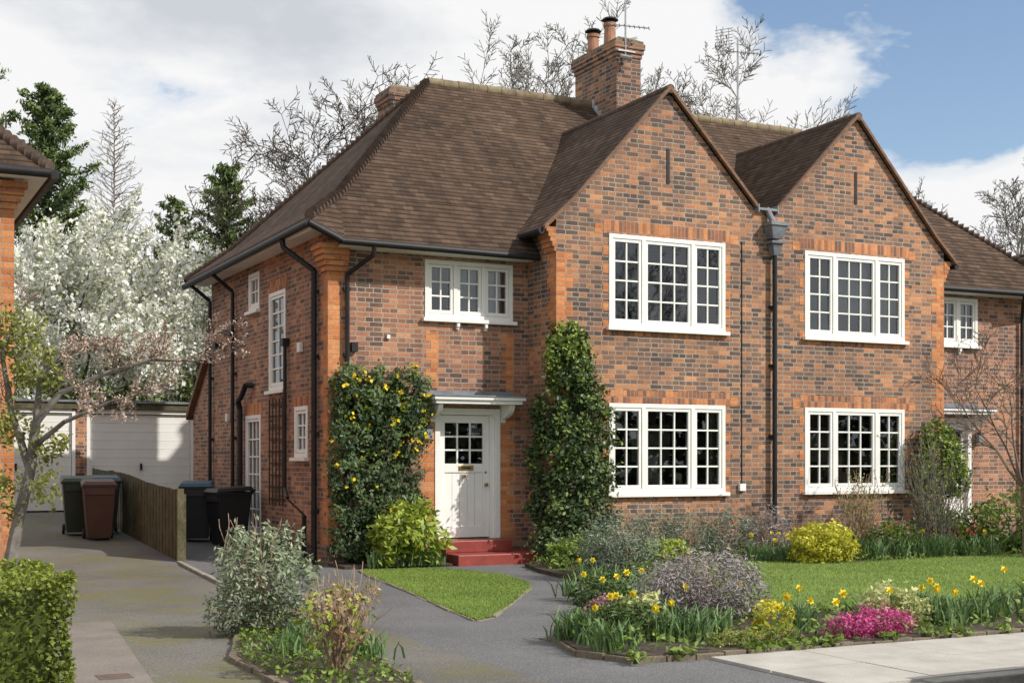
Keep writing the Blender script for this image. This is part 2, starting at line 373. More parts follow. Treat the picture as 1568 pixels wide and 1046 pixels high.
quoin(q,WX0,WY,1,0,.28,4.9); quoin(q,WX1,WY,-1,0,.28,5.2)
quoin(q,WX0,WY,1,0,.28,5.2,face='side')
for a,b,c,d in wops:
    z=c-.05; i=0
    while z<d-.1:
        if i%2==0:
            q.box(a-.11,a-.001,WY-.004,WY+.001,z,z+.15,BO); q.box(b+.001,b+.11,WY-.004,WY+.001,z,z+.15,BO)
        z+=.15;i+=1
    q.box(a-.10,b+.10,WY-.006,WY+.001,d+.002,d+.215,BSOL)
    q.box(a-.26,a-.105,WY-.005,WY+.001,d-.01,d+.14,BO); q.box(b+.105,b+.26,WY-.005,WY+.001,d-.01,d+.14,BO)
    q.box(a-.1,b+.1,WY-.005,WY+.001,c-.135,c-.064,BSOL)
for xa in (1.62,2.95):
    z=2.75;i=0
    while z<3.6:
        q.box(xa+(.0 if i%2 else .08),xa+.22,-.004,.001,z,z+.15,BO); z+=.15;i+=1
z=.36;i=0
while z<2.4:
    q.box(1.5 if i%2 else 1.6,1.768,-.004,.001,z,z+.225,BO); q.box(2.922,3.1 if i%2 else 3.2,-.004,.001,z,z+.225,BO); z+=.225;i+=1
for (y0,y1,t) in ((2.11,3.05,4.47),(.95,1.62,2.48),(3.56,4.51,2.42)):
    q.box(-.006,.001,y0-.1,y1+.1,t+.002,t+.20,BSOL)
for k in range(5):
    e=.035*(k+1)
    q.box(-e,.30,-e-.006,-.006,4.5+.08*k,4.577+.08*k,BO); q.box(-e,-.006,-.006,.3,4.5+.08*k,4.577+.08*k,BO)
    q.box(WX0-e,WX0-.006,WY-.008,WY+.35,4.9+.076*k,4.974+.076*k,BO); q.box(WX1+.006,WX1+e,WY-.008,WY+.35,4.9+.076*k,4.974+.076*k,BO)
for x in (AP1,AP2): q.box(x-.028,x+.028,WY-.012,WY+.001,6.15,6.72,BLACK)
q.build('brick_dressings',house)

# ---- roof
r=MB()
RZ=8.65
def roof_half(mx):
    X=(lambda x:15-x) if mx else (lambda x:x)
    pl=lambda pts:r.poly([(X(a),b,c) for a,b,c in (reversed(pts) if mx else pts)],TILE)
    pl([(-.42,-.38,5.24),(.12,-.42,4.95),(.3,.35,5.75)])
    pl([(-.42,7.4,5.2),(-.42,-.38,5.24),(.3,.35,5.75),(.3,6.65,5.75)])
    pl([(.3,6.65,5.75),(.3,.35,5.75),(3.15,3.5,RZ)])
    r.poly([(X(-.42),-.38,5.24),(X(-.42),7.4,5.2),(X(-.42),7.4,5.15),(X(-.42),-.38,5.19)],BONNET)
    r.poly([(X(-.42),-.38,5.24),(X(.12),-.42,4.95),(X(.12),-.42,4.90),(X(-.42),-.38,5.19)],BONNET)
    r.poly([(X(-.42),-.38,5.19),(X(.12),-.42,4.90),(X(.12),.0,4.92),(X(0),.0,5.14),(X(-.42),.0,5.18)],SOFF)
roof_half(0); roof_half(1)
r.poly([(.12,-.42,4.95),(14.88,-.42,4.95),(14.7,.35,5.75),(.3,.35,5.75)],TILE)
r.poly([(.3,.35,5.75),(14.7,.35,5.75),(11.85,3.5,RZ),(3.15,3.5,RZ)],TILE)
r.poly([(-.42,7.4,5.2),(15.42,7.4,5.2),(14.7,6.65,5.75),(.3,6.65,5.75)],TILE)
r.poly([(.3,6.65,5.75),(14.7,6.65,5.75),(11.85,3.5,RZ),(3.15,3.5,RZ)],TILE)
r.box(.12,WX0-.002,-.42,-.40,4.88,4.949,BONNET); r.box(WX1,14.88,-.42,-.40,4.88,4.949,BONNET)
YF,YB=WY-.09,3.1
def wing(mx):
    X=(lambda x:15-x) if mx else (lambda x:x)
    prof=[(3.18,5.27),(3.7,5.75),(AP1,7.74),(7.3,5.93)]
    for (x0,z0),(x1,z1) in zip(prof[:-1],prof[1:]):
        r.poly([(X(x0),YF,z0),(X(x1),YF,z1),(X(x1),YB,z1),(X(x0),YB,z0)],TILE)
        t=.06
        r.hexa([(X(x0),YF-.002,z0-t),(X(x1),YF-.002,z1-t),(X(x1),YF+.07,z1-t),(X(x0),YF+.07,z0-t),(X(x0),YF-.002,z0+.010),(X(x1),YF-.002,z1+.010),(X(x1),YF+.07,z1+.010),(X(x0),YF+.07,z0+.010)],CLAY)
    r.poly([(X(3.18),YF+.1,5.25),(X(3.18),-.1,5.25),(X(3.43),-.1,5.25),(X(3.43),YF+.1,5.25)],SOFF)
    r.box(*sorted((X(3.185),X(3.205))),YF+.1,-.2,5.2,5.262,BLACK)
wing(0); wing(1)
r.box(7.28,7.72,YF,YB,5.86,5.90,LEAD)
for x in (7.285,7.69): r.box(x,x+.025,YF-.006,YB,5.82,5.96,LEAD)
r.box(-.36,-.002,0.001,7.3,5.09,5.12,SOFF); r.box(-.385,-.362,-.34,7.34,5.04,5.17,SOFF)
r.box(.1,WX0-.01,-.36,-.002,4.84,4.86,SOFF); r.box(WX1+.01,14.9,-.36,-.002,4.84,4.86,SOFF)
r.build('roof',house)
rt=MB()
def ridge(p0,p1,rad=.105,step=.3,mat=RIDGE):
    p0=Vector(p0);p1=Vector(p1);l=(p1-p0).length;k=max(1,int(l/step))
    for i in range(k):
        a=p0.lerp(p1,i/k);b=p0.lerp(p1,(i+.97)/k); j=random.uniform(-.006,.006)
        rt.cyl(a+Vector((0,0,-.03+j)),b+Vector((0,0,-.03+j)),rad,rad*.97,12,mat)
ridge((3.15,3.5,RZ),(11.85,3.5,RZ))
ridge((AP1,YF,7.72),(AP1,2.6,7.72),.075,.3,BONNET); ridge((AP2,YF,7.72),(AP2,2.6,7.72),.075,.3,BONNET)
def hip(p0,p1,step=.125):
    p0=Vector(p0);p1=Vector(p1);l=(p1-p0).length;k=int(l/step);d=(p1-p0).normalized()
    for i in range(k):
        a=p0+d*step*i
        rt.cyl(a+Vector((0,0,.02)),a+d*step*1.5+Vector((0,0,-.06)),.085,.05,10,BONNET)
for mx in (0,1):
    X=(lambda x:15-x) if mx else (lambda x:x)
    for yb,ye,ze in ((.35,-.38,5.24),(6.65,7.4,5.2)):
        hip((X(-.42),ye,ze),(X(.3),yb,5.75)); hip((X(.3),yb,5.75),(X(3.15),3.5,RZ))
rt.build('ridge_and_hip_tiles',house,smooth=True)
# ---- chimneys
ch=MB()
def chimney(mb,x0,x1,y0,y1,z0,z1,mat):
    mb.box(x0,x1,y0,y1,z0,z1-.35,mat)
    for i,(e,h0,h1) in enumerate(((.02,.35,.27),(.045,.27,.19),(.065,.19,.08))): mb.box(x0-e,x1+e,y0-e,y1+e,z1-h0,z1-h1,mat)
    mb.box(x0-.04,x1+.04,y0-.04,y1+.04,z1-.08,z1-.02,RIDGE)
    mb.hexa([(x0-.02,y0-.02,z1-.02),(x1+.02,y0-.02,z1-.02),(x1+.02,y1+.02,z1-.02),(x0-.02,y1+.02,z1-.02),(x0+.1,y0+.1,z1+.06),(x1-.1,y0+.1,z1+.06),(x1-.1,y1-.1,z1+.06),(x0+.1,y1-.1,z1+.06)],RIDGE)
chimney(ch,6.64,7.18,2.5,4.1,6.8,9.68,BR)
chimney(ch,3.1,4.0,5.2,5.9,6.2,8.98,BR)
for x,y,h in ((6.91,3.85,.46),(6.91,3.2,.5)):
    ch.cyl((x,y,9.68),(x,y,9.68+h),.125,.105,14,POT); ch.cyl((x,y,9.68+h-.06),(x,y,9.68+h),.13,.13,14,POT)
    ch.cyl((x,y,9.68+h),(x,y,9.68+h+.06),.08,.08,10,BLACK); ch.cyl((x,y,9.68+h+.06),(x,y,9.68+h+.1),.17,.13,14,BLACK)
for i in range(7):
    y=2.5+.14*i; ch.box(6.622,6.639,y,y+.15,7.62+.13*i,7.90+.13*i,LEADW)
ch.box(6.55,7.27,2.44,2.495,7.55,7.78,LEADW)
ch.build('chimney_stacks',house)
ae=MB()
ae.cyl((6.80,2.44,9.2),(6.80,2.44,11.3),.018,.018,8,CHROME)
def yagi(x,y,z,dx,dy,l,els,half):
    ae.cyl((x-dx*l*.4,y-dy*l*.4,z),(x+dx*l*.6,y+dy*l*.6,z-.12),.012,.012,6,CHROME)
    for i in range(els):
        t=-.4+i/(els-1)
        px,py=x+dx*l*t,y+dy*l*t; zz=z-.12*(t+.4)
        ae.cyl((px-dy*half,py+dx*half,zz),(px+dy*half,py-dx*half,zz),.008,.008,5,CHROME)
yagi(6.8,2.44,9.95,.8,-.6,.75,9,.10)
ae.box(6.62,7.0,2.40,2.43,9.4,9.43,CHROME)
ae.cyl((6.68,2.42,9.3),(6.86,2.3,9.25),.05,.05,8,CHROME)
ae.cyl((10.2,3.5,8.6),(10.2,3.5,10.45),.02,.02,8,CHROME)
yagi(10.2,3.5,10.2,.8,-.6,.8,11,.12)
for i in range(9):
    z=9.98+i*.065; ae.cyl((9.78,3.72,z+.1),(10.12,3.55,z+.16),.008,.008,5,CHROME)
for x in (9.80,9.96,10.1): ae.cyl((x,3.64,10.05),(x-.04,3.64,10.68),.009,.009,5,CHROME)
ae.build('roof_aerials',house)

# ---- windows
L3=[(1,2),(1.62,3),(1,2)]
window(house,'gable_window_upper',(4.39,WY,3.76),(1,0),n_f,2.27,1.49,L3,4,'left')
window(house,'gable_window_lower',(4.39,WY,1.08),(1,0),n_f,2.27,1.45,L3,4,'sides')
window(house,'gable_window_upper_b',(8.34,WY,3.76),(1,0),n_f,2.27,1.49,L3,4,'net')
window(house,'gable_window_lower_b',(8.34,WY,1.08),(1,0),n_f,2.27,1.45,L3,4,'sides')
LM=[(1,2),(1,2),(1,2)]
window(house,'landing_window',(1.6,0,3.86),(1,0),n_f,1.55,.92,LM,3,'full',brackets=True)
window(house,'landing_window_b',(WX1+.28,0,3.86),(1,0),n_f,1.55,.92,LM,3,'net',brackets=True)
ul=(0,-1)
window(house,'stair_window',(0,3.05,2.80),ul,n_l,.94,1.67,[(1,2)],6,'dark')
window(house,'flank_window_small',(0,4.30,4.28),ul,n_l,.66,.67,[(1,2)],2,'blind')
window(house,'flank_window_ground',(0,1.62,1.66),ul,n_l,.67,.82,[(1,2)],3,'net')
window(house,'side_door',(0,4.51,.30),ul,n_l,.95,2.12,[(1,3)],6,'net',sill=False)

def porch(ox,flip=False):
    X=lambda a:(ox-a if flip else ox+a)
    def bx(m,a0,a1,y0,y1,z0,z1,mat):
        x0,x1=sorted((X(a0),X(a1))); m.box(x0,x1,y0,y1,z0,z1,mat)
    d=MB(); g=MB()
    bx(d,0,.09,-.02,.16,.36,2.44,WHITE); bx(d,1.06,1.15,-.02,.16,.36,2.44,WHITE); bx(d,.09,1.06,-.018,.16,2.34,2.44,WHITE)
    bx(d,.98,1.06,.02,.16,.36,2.34,WHITE)
    y0,y1=.055,.095
    bx(d,.095,.20,y0,y1,.38,2.335,WHITE); bx(d,.87,.978,y0,y1,.38,2.335,WHITE)
    bx(d,.20,.87,y0,y1,2.21,2.335,WHITE); bx(d,.20,.87,y0,y1,1.42,1.56,WHITE); bx(d,.20,.87,y0,y1,.38,.56,WHITE)
    k=5
    for i in range(k):
        a0=.20+.67*i/k; bx(d,a0+.002,a0+.67/k-.002,y0+.018,y1,.56,1.42,WHITE)
    for i in (1,2): a=.20+.67*i/3; bx(d,a-.014,a+.014,y0+.008,y1-.002,1.56,2.21,WHITE)
    for i in (1,2): z=1.56+.65*i/3; bx(d,.20,.87,y0+.010,y1-.003,z-.014,z+.014,WHITE)
    x0,x1=sorted((X(.2),X(.87))); g.poly([(x0,.08,1.56),(x1,.08,1.56),(x1,.08,2.21),(x0,.08,2.21)],GLASS)
    g.poly([(x0-.3,.9,.3),(x1+.3,.9,.3),(x1+.3,.9,2.5),(x0-.3,.9,2.5)],ROOM)
    bx(d,.44,.70,y0-.012,y0-.001,1.45,1.53,BRASS); bx(d,.49,.65,y0-.02,y0-.012,1.475,1.505,BLACK)
    d.cyl((X(.535),y0-.03,1.36),(X(.535),y0,1.36),.03,.03,10,BRASS)
    d.cyl((X(.92),y0-.05,1.22),(X(.92),y0,1.22),.028,.028,10,BRASS); d.cyl((X(.92),y0-.01,1.42),(X(.92),y0,1.42),.02,.02,10,BRASS)
    d.build('front_door',house,bevel=.003); g.build('front_door_glass',house)
    c=MB()
    bx(c,-.20,1.38,-.48,-.002,2.56,2.61,WHITE); bx(c,-.16,1.34,-.44,-.002,2.50,2.558,WHITE)
    bx(c,-.22,1.40,-.50,-.002,2.612,2.632,LEAD); bx(c,-.18,1.36,-.02,-.004,2.634,2.72,LEAD)
    for a in (-.09,1.16):
        prev=None
        for i in range(9):
            t=i/8*math.pi/2; y=-.03-.34*math.sin(t); z=2.28+.22*(1-math.cos(t))
            if prev:
                x0,x1=sorted((X(a),X(a+.08)))
                c.hexa([(x0,prev[0],prev[1]),(x1,prev[0],prev[1]),(x1,y,z),(x0,y,z)]+[(x0,prev[0],2.498),(x1,prev[0],2.498),(x1,y,2.498),(x0,y,2.498)],WHITE)
            prev=(y,z)
        bx(c,a,a+.08,-.03,-.002,2.22,2.498,WHITE)
    c.build('porch_canopy',house,bevel=.003)
    s=MB()
    bx(s,-.02,1.66,-.95,-.002,-.2,.17,REDT); bx(s,0,1.17,-.42,-.004,.171,.355,REDT)
    s.build('red_doorstep',house,bevel=.012)
    l=MB()
    xl=X(-.14); l.box(xl-.05,xl+.05,-.13,-.05,1.95,2.12,LEAD); l.box(xl-.06,xl+.06,-.15,-.03,2.12,2.15,BLACK); l.cyl((xl,-.09,2.15),(xl,-.09,2.21),.04,.01,8,BLACK); l.box(xl-.015,xl+.015,-.05,-.005,1.98,2.1,BLACK)
    l.build('wall_lantern',house)
porch(1.77); porch(13.23,True)

p=MB()
def gutter(a,b): p.cyl(a,b,.055,.055,10,BLACK)
gutter((-.44,-.42,5.13),(-.44,7.45,5.08)); gutter((.05,-.46,4.89),(WX0-.05,-.46,4.86)); gutter((WX1+.1,-.46,4.87),(14.95,-.46,4.89))
gutter((3.15,YF+.05,5.2),(3.15,-.3,5.2)); gutter((11.85,YF+.05,5.2),(11.85,-.3,5.2)); gutter((-.44,-.42,5.13),(.05,-.46,4.9))
R=.036
p.pipe([(.58,-.46,4.85),(.58,-.42,4.72),(.29,-.07,4.45),(.29,-.07,-.05)],R,BLACK)
p.pipe([(-.44,.95,5.1),(-.40,.95,4.95),(-.07,.45,4.55),(-.07,.45,-.05)],.045,BLACK)
p.pipe([(-.44,5.2,5.05),(-.07,5.18,4.75),(-.07,5.18,.1)],R,BLACK)
p.pipe([(-.44,6.9,5.05),(-.07,6.85,4.75),(-.07,6.85,.1)],R,BLACK)
p.pipe([(-.06,1.98,3.5),(-.06,1.98,1.15),(-.1,1.7,1.0)],.03,BLACK); p.box(-.12,-.01,1.9,2.06,3.5,3.62,BLACK)
p.pipe([(-.02,4.0,2.95),(-.14,4.05,2.95),(-.14,4.35,2.75),(-.14,4.55,2.7),(-.09,4.6,2.55),(-.09,4.6,.1)],.05,BLACK)
p.pipe([(-.05,6.1,4.1),(-.09,5.2,3.95)],.035,BLACK)
for z in (.8,2.0,3.2,4.2):
    for x,y,dx,dy in ((.29,-.04,.055,.035),(7.62,WY-.04,.06,.035)): p.box(x-dx,x+dx,y-dy,y+dy,z,z+.05,BLACK)
    for y in (.45,5.18,6.85): p.box(-.1,-.002,y-.055,y+.055,z,z+.05,BLACK)
p.hexa([(7.53,WY-.18,5.38),(7.73,WY-.18,5.38),(7.73,WY-.01,5.38),(7.53,WY-.01,5.38),(7.46,WY-.23,5.60),(7.80,WY-.23,5.60),(7.80,WY-.01,5.60),(7.46,WY-.01,5.60)],LEAD)
p.box(7.44,7.82,WY-.25,WY-.008,5.60,5.66,LEAD); p.box(7.49,7.77,WY-.21,WY-.01,5.30,5.34,LEAD)
p.hexa([(7.58,WY-.14,5.1),(7.68,WY-.14,5.1),(7.68,WY-.03,5.1),(7.58,WY-.03,5.1),(7.53,WY-.18,5.30),(7.73,WY-.18,5.30),(7.73,WY-.02,5.30),(7.53,WY-.02,5.30)],LEAD)
p.cyl((7.63,WY-.09,5.1),(7.63,WY-.09,-.05),.042,.042,10,BLACK)
p.pipe([(7.5,WY-.03,5.9),(7.6,WY-.14,5.6)],.05,LEAD)
p.pipe([(14.2,-.46,4.85),(14.2,-.42,4.72),(14.55,-.07,4.45),(14.55,-.07,-.05)],R,BLACK)
p.cyl((7.0,WY-.012,5.3),(7.0,WY-.012,1.2),.008,.008,5,BLACK); p.box(6.93,7.05,WY-.06,WY-.006,1.1,1.22,WHITE)
p.box(.36,.46,-.08,-.005,3.28,3.42,BLACK); p.box(.95,1.0,-.05,-.005,3.5,3.56,WHITE)
p.box(-.06,-.005,1.2,1.35,3.35,3.5,SOFF); p.box(-.06,-.005,5.6,5.75,2.35,2.5,SOFF)
p.box(-.2,-.005,5.95,6.1,3.75,3.86,BLACK)
for x in (5.1,6.1,8.9,10.0): p.box(x,x+.22,WY-.034,WY-.029,.12,.19,BLACK)
p.build('gutters_and_downpipes',house,smooth=True)
t=MB()
for i in range(5): y=2.15+i*.19; t.box(-.05,-.03,y,y+.025,.85,2.65,DWOOD)
for i in range(9): z=.95+i*.2; t.box(-.032,-.012,2.1,2.98,z,z+.025,DWOOD)
t.build('wall_trellis',house)

# ============================================================ neighbour houses
def neighbour(x0,x1,y0,y1,ez,rz,wmat,name='brick_house',chim=None,o=.36):
    e=empty(name); m=MB()
    hp=(y1-y0)/2
    m.box(x0,x1,y0,y1,-.3,ez+.12,wmat)
    X0,X1,Y0,Y1=x0-o,x1+o,y0-o,y1+o; ym=(y0+y1)/2; ra=X0+hp; rb=X1-hp
    m.poly([(X0,Y0,ez),(X1,Y0,ez),(rb,ym,rz),(ra,ym,rz)],TILE); m.poly([(X1,Y1,ez),(X0,Y1,ez),(ra,ym,rz),(rb,ym,rz)],TILE)
    m.poly([(X0,Y1,ez),(X0,Y0,ez),(ra,ym,rz)],TILE); m.poly([(X1,Y0,ez),(X1,Y1,ez),(rb,ym,rz)],TILE)
    m.box(X0+.02,X1-.02,Y0+.02,Y1-.02,ez-.1,ez-.02,SOFF)
    for k in range(4):
        ee=.035*(k+1)
        m.box(x1-.28,x1+ee,y0-ee,y0-.004,ez-.45+.08*k,ez-.374+.08*k,BO)
    m.build('walls_and_roof',e)
    w=MB()
    for a,b in (((X0,Y0-.05,ez-.06),(X1,Y0-.05,ez-.06)),((X1+.05,Y0,ez-.06),(X1+.05,Y1,ez-.06)),((X0-.05,Y0,ez-.06),(X0-.05,Y1,ez-.06))): w.cyl(a,b,.058,.058,10,BLACK)
    w.build('gutters',e,smooth=True)
    b2=MB(); globals()['rt']=b2
    for xa,xr in ((X0,ra),(X1,rb)):
        for ya in (Y0,Y1): hip((xa,ya,ez),(xr,ym,rz))
    ridge((ra,ym,rz),(rb,ym,rz)); b2.build('ridge_and_hip_tiles',e,smooth=True)
    if chim:
        c=MB(); chimney(c,*chim,BR); c.build('chimney_stack',e)
    for xw in np.arange(x0+1.2,x1-2.,3.4):
        for zz in (1.0,3.5): window(e,'window',(float(xw),y0-.02,zz),(1,0),n_f,1.5,1.15,LM,3,'net',room=False)
    return e
neighbour(-15,-4.80,-2.5,4.7,5.06,8.6,BO)
neighbour(18.6,30,-.5,7.5,4.95,8.3,BR,chim=(19.9,20.7,3.2,4.2,6,8.15))

# ============================================================ ground
def gz(y): return 0. if y<=1 else (.5*(y-1)/9 if y<10 else .5)
def sheet(name,xs,ys,zf,mat):
    m=MB()
    for a,b in zip(xs[:-1],xs[1:]):
        for c,d in zip(ys[:-1],ys[1:]): m.poly([(a,c,zf(c)),(b,c,zf(c)),(b,d,zf(d)),(a,d,zf(d))],mat)
    return m.build(name)
def gz0(y): return -.12 if y<=-12.40 else (0. if y>=-12.36 else -.12)
sheet('ground',[-400,-60,-20,20,60,400],[-400,-60,-12.40,-12.36,1,10,60,400],lambda y:(gz0(y) if y<0 else gz(y)),GRND)
sheet('road',[-300,300],[-19.2,-12.42],lambda y:-.116,ROAD)
sheet('driveway',[-4.78,-2.15],[-12.35,1,10,10.9],lambda y:gz(y)+.004,ASPHM)
sheet('front_path',[-2.15,3.6],[-12.35,-.6],lambda y:.004,ASPH)
sheet('side_path',[-2.15,0.],[-.6,1,10,10.9],lambda y:gz(y)+.004,ASPH)
sheet('driveway_apron',[-9,-4.78],[-12.35,-2.6],lambda y:.004,ASPHM)
pm=MB()
pm.poly([(-5.35,-5.85,.008),(-5.75,-12.3,.008),(-4.62,-12.3,.008),(-4.70,-9.8,.008),(-4.27,-5.8,.008)],simple('concrete_pinkish',(.22,.195,.172),(.17,.15,.135),1.8,.9,.4,60,fine=.25))
pm.build('concrete_patch')
pv=MB(); x=-.46
while x<40:
    for y0,y1 in ((-12.24,-11.45),(-11.44,-10.66)):
        pv.box(x+.004,x+.90-.004,y0+.004,y1-.004,-.1,.03+random.uniform(-.003,.003),CONC)
    x+=.9
pv.build('pavement',bevel=.003)
kb=MB(); x=-40
while x<45:
    hgt=.03 if x>-.6 else .012
    kb.box(x+.004,x+.91,-12.41,-12.26,-.2,hgt,KERB); x+=.915
kb.build('kerb',bevel=.012)
sheet('pavement_far',[-300,300],[-23,-19.4],lambda y:0.0,CONC)
kb=MB()
pts=[(-1.9,1.6),(-2.15,-1.2),(-2.45,-4.6),(-2.8,-7.2)]
for (xa,ya),(xb,yb) in zip(pts[:-1],pts[1:]):
    kb.hexa([(xa-.04,ya,-.05),(xa+.04,ya,-.05),(xb+.04,yb,-.05),(xb-.04,yb,-.05),(xa-.04,ya,.05),(xa+.04,ya,.05),(xb+.04,yb,.04),(xb-.04,yb,.04)],KERB)
kb.build('drive_edging',bevel=.01)
dr=MB(); DC=simple('iron_cover',(.15,.10,.08),(.09,.06,.05),9,.7)
for cx,cy,w,h in ((-.95,-9.0,.14,.1),(-4.9,-9.4,.12,.12)):
    dr.box(cx-w,cx+w,cy-h,cy+h,.0,.012,DC)
dr.build('drain_covers')

def prism(name,pts,z0,z1,mat,parent=None):
    m=MB(); m.poly([(a,b,z1) for a,b in pts],mat)
    for (a,b),(c,d) in zip(pts,pts[1:]+pts[:1]): m.poly([(a,b,z0),(c,d,z0),(c,d,z1),(a,b,z1)],SOIL)
    return m.build(name,parent)
lawn_s=[(.1,-1.15),(-.12,-2.1),(-.27,-3.2),(-.45,-4.3),(-.66,-5.4),(-.86,-6.5),(-1.02,-7.45),(-.75,-7.25),(.95,-4.8),(1.3,-4.1),(1.6,-2.8),(1.25,-1.3)]
bed=[(2.3,-2.5),(1.95,-4.6),(.6,-6.8),(-1.05,-9.1),(-1.3,-10.0),(-1.1,-10.52),(-.3,-10.6),(20,-10.6),(20,-.9),(3.4,-.9),(2.6,-1.5)]
lawn_b=[(4.2,-3.1),(3.1,-4.8),(2.2,-7.0),(1.7,-8.3),(3.2,-9.1),(5.2,-8.6),(7.8,-7.0),(14,-5.9),(14,-3.9),(9,-3.7),(6.5,-3.9),(5.6,-3.0)]
bedl=[(-2.75,-6.4),(-2.95,-6.2),(-3.35,-7.2),(-3.9,-9.0),(-3.95,-11.0),(-3.1,-11.0),(-2.85,-9.0),(-2.55,-7.3)]
prism('lawn',lawn_s,-.02,.025,LAWN); prism('flower_bed_soil',bed,-.02,.06,SOIL); prism('lawn',lawn_b,.0,.085,LAWN); prism('flower_bed_soil',bedl,-.02,.045,SOIL)
prism('flower_bed_soil',[(.0,-.75),(1.65,-.95),(1.7,-.01),(0,-.01)],-.02,.05,SOIL)
def edging(name,pts,step=.22,closed=False,mat=None,w=.05,h=.085):
    m=MB(); pp=pts+(pts[:1] if closed else [])
    for (xa,ya),(xb,yb) in zip(pp[:-1],pp[1:]):
        l=math.hypot(xb-xa,yb-ya); k=max(1,int(l/step)); ux,uy=(xb-xa)/l,(yb-ya)/l; s=l/k
        for i in range(k):
            a=s*i+.006;b=s*(i+1)-.006; F=((xa,ya,0),(ux,uy),(-uy,ux)); j=random.uniform(-.012,.012)
            m.lbox(F,a,b,-w+j,w+j,-.03,h+random.uniform(-.012,.008),mat or EDG)
    return m.build(name,bevel=.006)
EDG=simple('edging_brick',(.22,.18,.13),(.12,.10,.075),3,.9,.4,50,fine=.3)
edging('brick_edging',[(1.95,-4.6),(.6,-6.8),(-1.05,-9.1),(-1.3,-10.0),(-1.1,-10.55),(-.3,-10.62),(19,-10.62)],w=.03,h=.055)
edging('brick_edging',bedl,closed=True,w=.03,h=.045)
edging('lawn_edging',lawn_s[:10],.45,mat=simple('edge_stone',(.27,.24,.18),(.18,.155,.115),4,.9,.3,40),w=.035,h=.022)

# ============================================================ vegetation tools
class NM:
    def __init__(s): s.q=[];s.m=[];s.t=[];s.mats=[]
    def mi(s,mat):
        if mat not in s.mats: s.mats.append(mat)
        return s.mats.index(mat)
    def add(s,Q,mat,tone):
        Q=np.asarray(Q,dtype=np.float32)
        if len(Q)==0: return
        s.q.append(Q); s.m.append(np.full(len(Q),s.mi(mat),dtype=np.int32)); s.t.append(np.broadcast_to(np.asarray(tone,dtype=np.float32),(len(Q),)).copy())
    def segs(s,S,n,mat):
        if not S: return
        A=np.array(S,dtype=np.float64); p0=A[:,0:3];p1=A[:,3:6];r0=A[:,6:7];r1=A[:,7:8]
        d=p1-p0; d/= (np.linalg.norm(d,axis=1,keepdims=True)+1e-9)
        ref=np.where(np.abs(d[:,2:3])<.9,np.array([[0,0,1.]]),np.array([[1.,0,0]]))
        a=np.cross(d,ref); a/=np.linalg.norm(a,axis=1,keepdims=True); b=np.cross(d,a)
        for j in range(n):
            t0=2*math.pi*j/n;t1=2*math.pi*(j+1)/n
            c0=a*math.cos(t0)+b*math.sin(t0);c1=a*math.cos(t1)+b*math.sin(t1)
            s.add(np.stack([p0+c0*r0,p0+c1*r0,p1+c1*r1,p1+c0*r1],1),mat,.5)
    def leaves(s,C,size,mat,tone,aspect=.55,up=.5,out=None,droop=0,var=.35):
        n=len(C); C=np.asarray(C)
        nr=rng.normal(size=(n,3)); nr/=np.linalg.norm(nr,axis=1,keepdims=True); nr[:,2]+=up
        if out is not None: nr+=out
        nr/=np.linalg.norm(nr,axis=1,keepdims=True)
        t=np.cross(nr,rng.normal(size=(n,3))); t/=np.linalg.norm(t,axis=1,keepdims=True)
        if droop: t[:,2]-=droop; t/=np.linalg.norm(t,axis=1,keepdims=True)
        b=np.cross(nr,t); L_=size*(1+var*rng.uniform(-1,1,(n,1)))
        W=L_*aspect
        s.add(np.stack([C-t*L_/2,C+b*W/2-t*L_*.05,C+t*L_/2,C-b*W/2-t*L_*.05],1),mat,tone)
    def build(s,name,parent=None):
        Q=np.concatenate(s.q); n=len(Q); me=bpy.data.meshes.new(name)
        me.vertices.add(n*4); me.vertices.foreach_set('co',Q.reshape(-1))
        me.loops.add(n*4); me.loops.foreach_set('vertex_index',np.arange(n*4,dtype=np.int32))
        me.polygons.add(n); me.polygons.foreach_set('loop_start',np.arange(0,n*4,4,dtype=np.int32))
        try: me.polygons.foreach_set('loop_total',np.full(n,4,dtype=np.int32))
        except Exception: pass
        for m in s.mats: me.materials.append(m)
        me.polygons.foreach_set('material_index',np.concatenate(s.m))
        at=me.attributes.new('tone','FLOAT','FACE'); at.data.foreach_set('value',np.clip(np.concatenate(s.t),0,1))
        me.update(calc_edges=True); ob=bpy.data.objects.new(name,me); return link(ob,parent)

def clumps(blobs,n,per=30,sig=.13,lo=.45,hi=1.0):
    B=np.array(blobs,dtype=float); w=(B[:,3]*B[:,4]*B[:,5])**(2/3.); w/=w.sum()
    K=max(6,n//per); bi=rng.choice(len(B),K,p=w)
    d=rng.normal(size=(K,3)); d/=np.linalg.norm(d,axis=1,keepdims=True)
    rad=lo+(hi-lo)*rng.uniform(0,1,(K,1))**.6
    cc=B[bi,:3]+d*rad*B[bi,3:6]
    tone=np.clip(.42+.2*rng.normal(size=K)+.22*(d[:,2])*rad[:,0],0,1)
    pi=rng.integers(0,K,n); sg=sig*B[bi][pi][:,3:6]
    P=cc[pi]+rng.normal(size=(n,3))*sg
    return P, np.clip(tone[pi]+.13*rng.normal(size=n),0,1), d[pi]

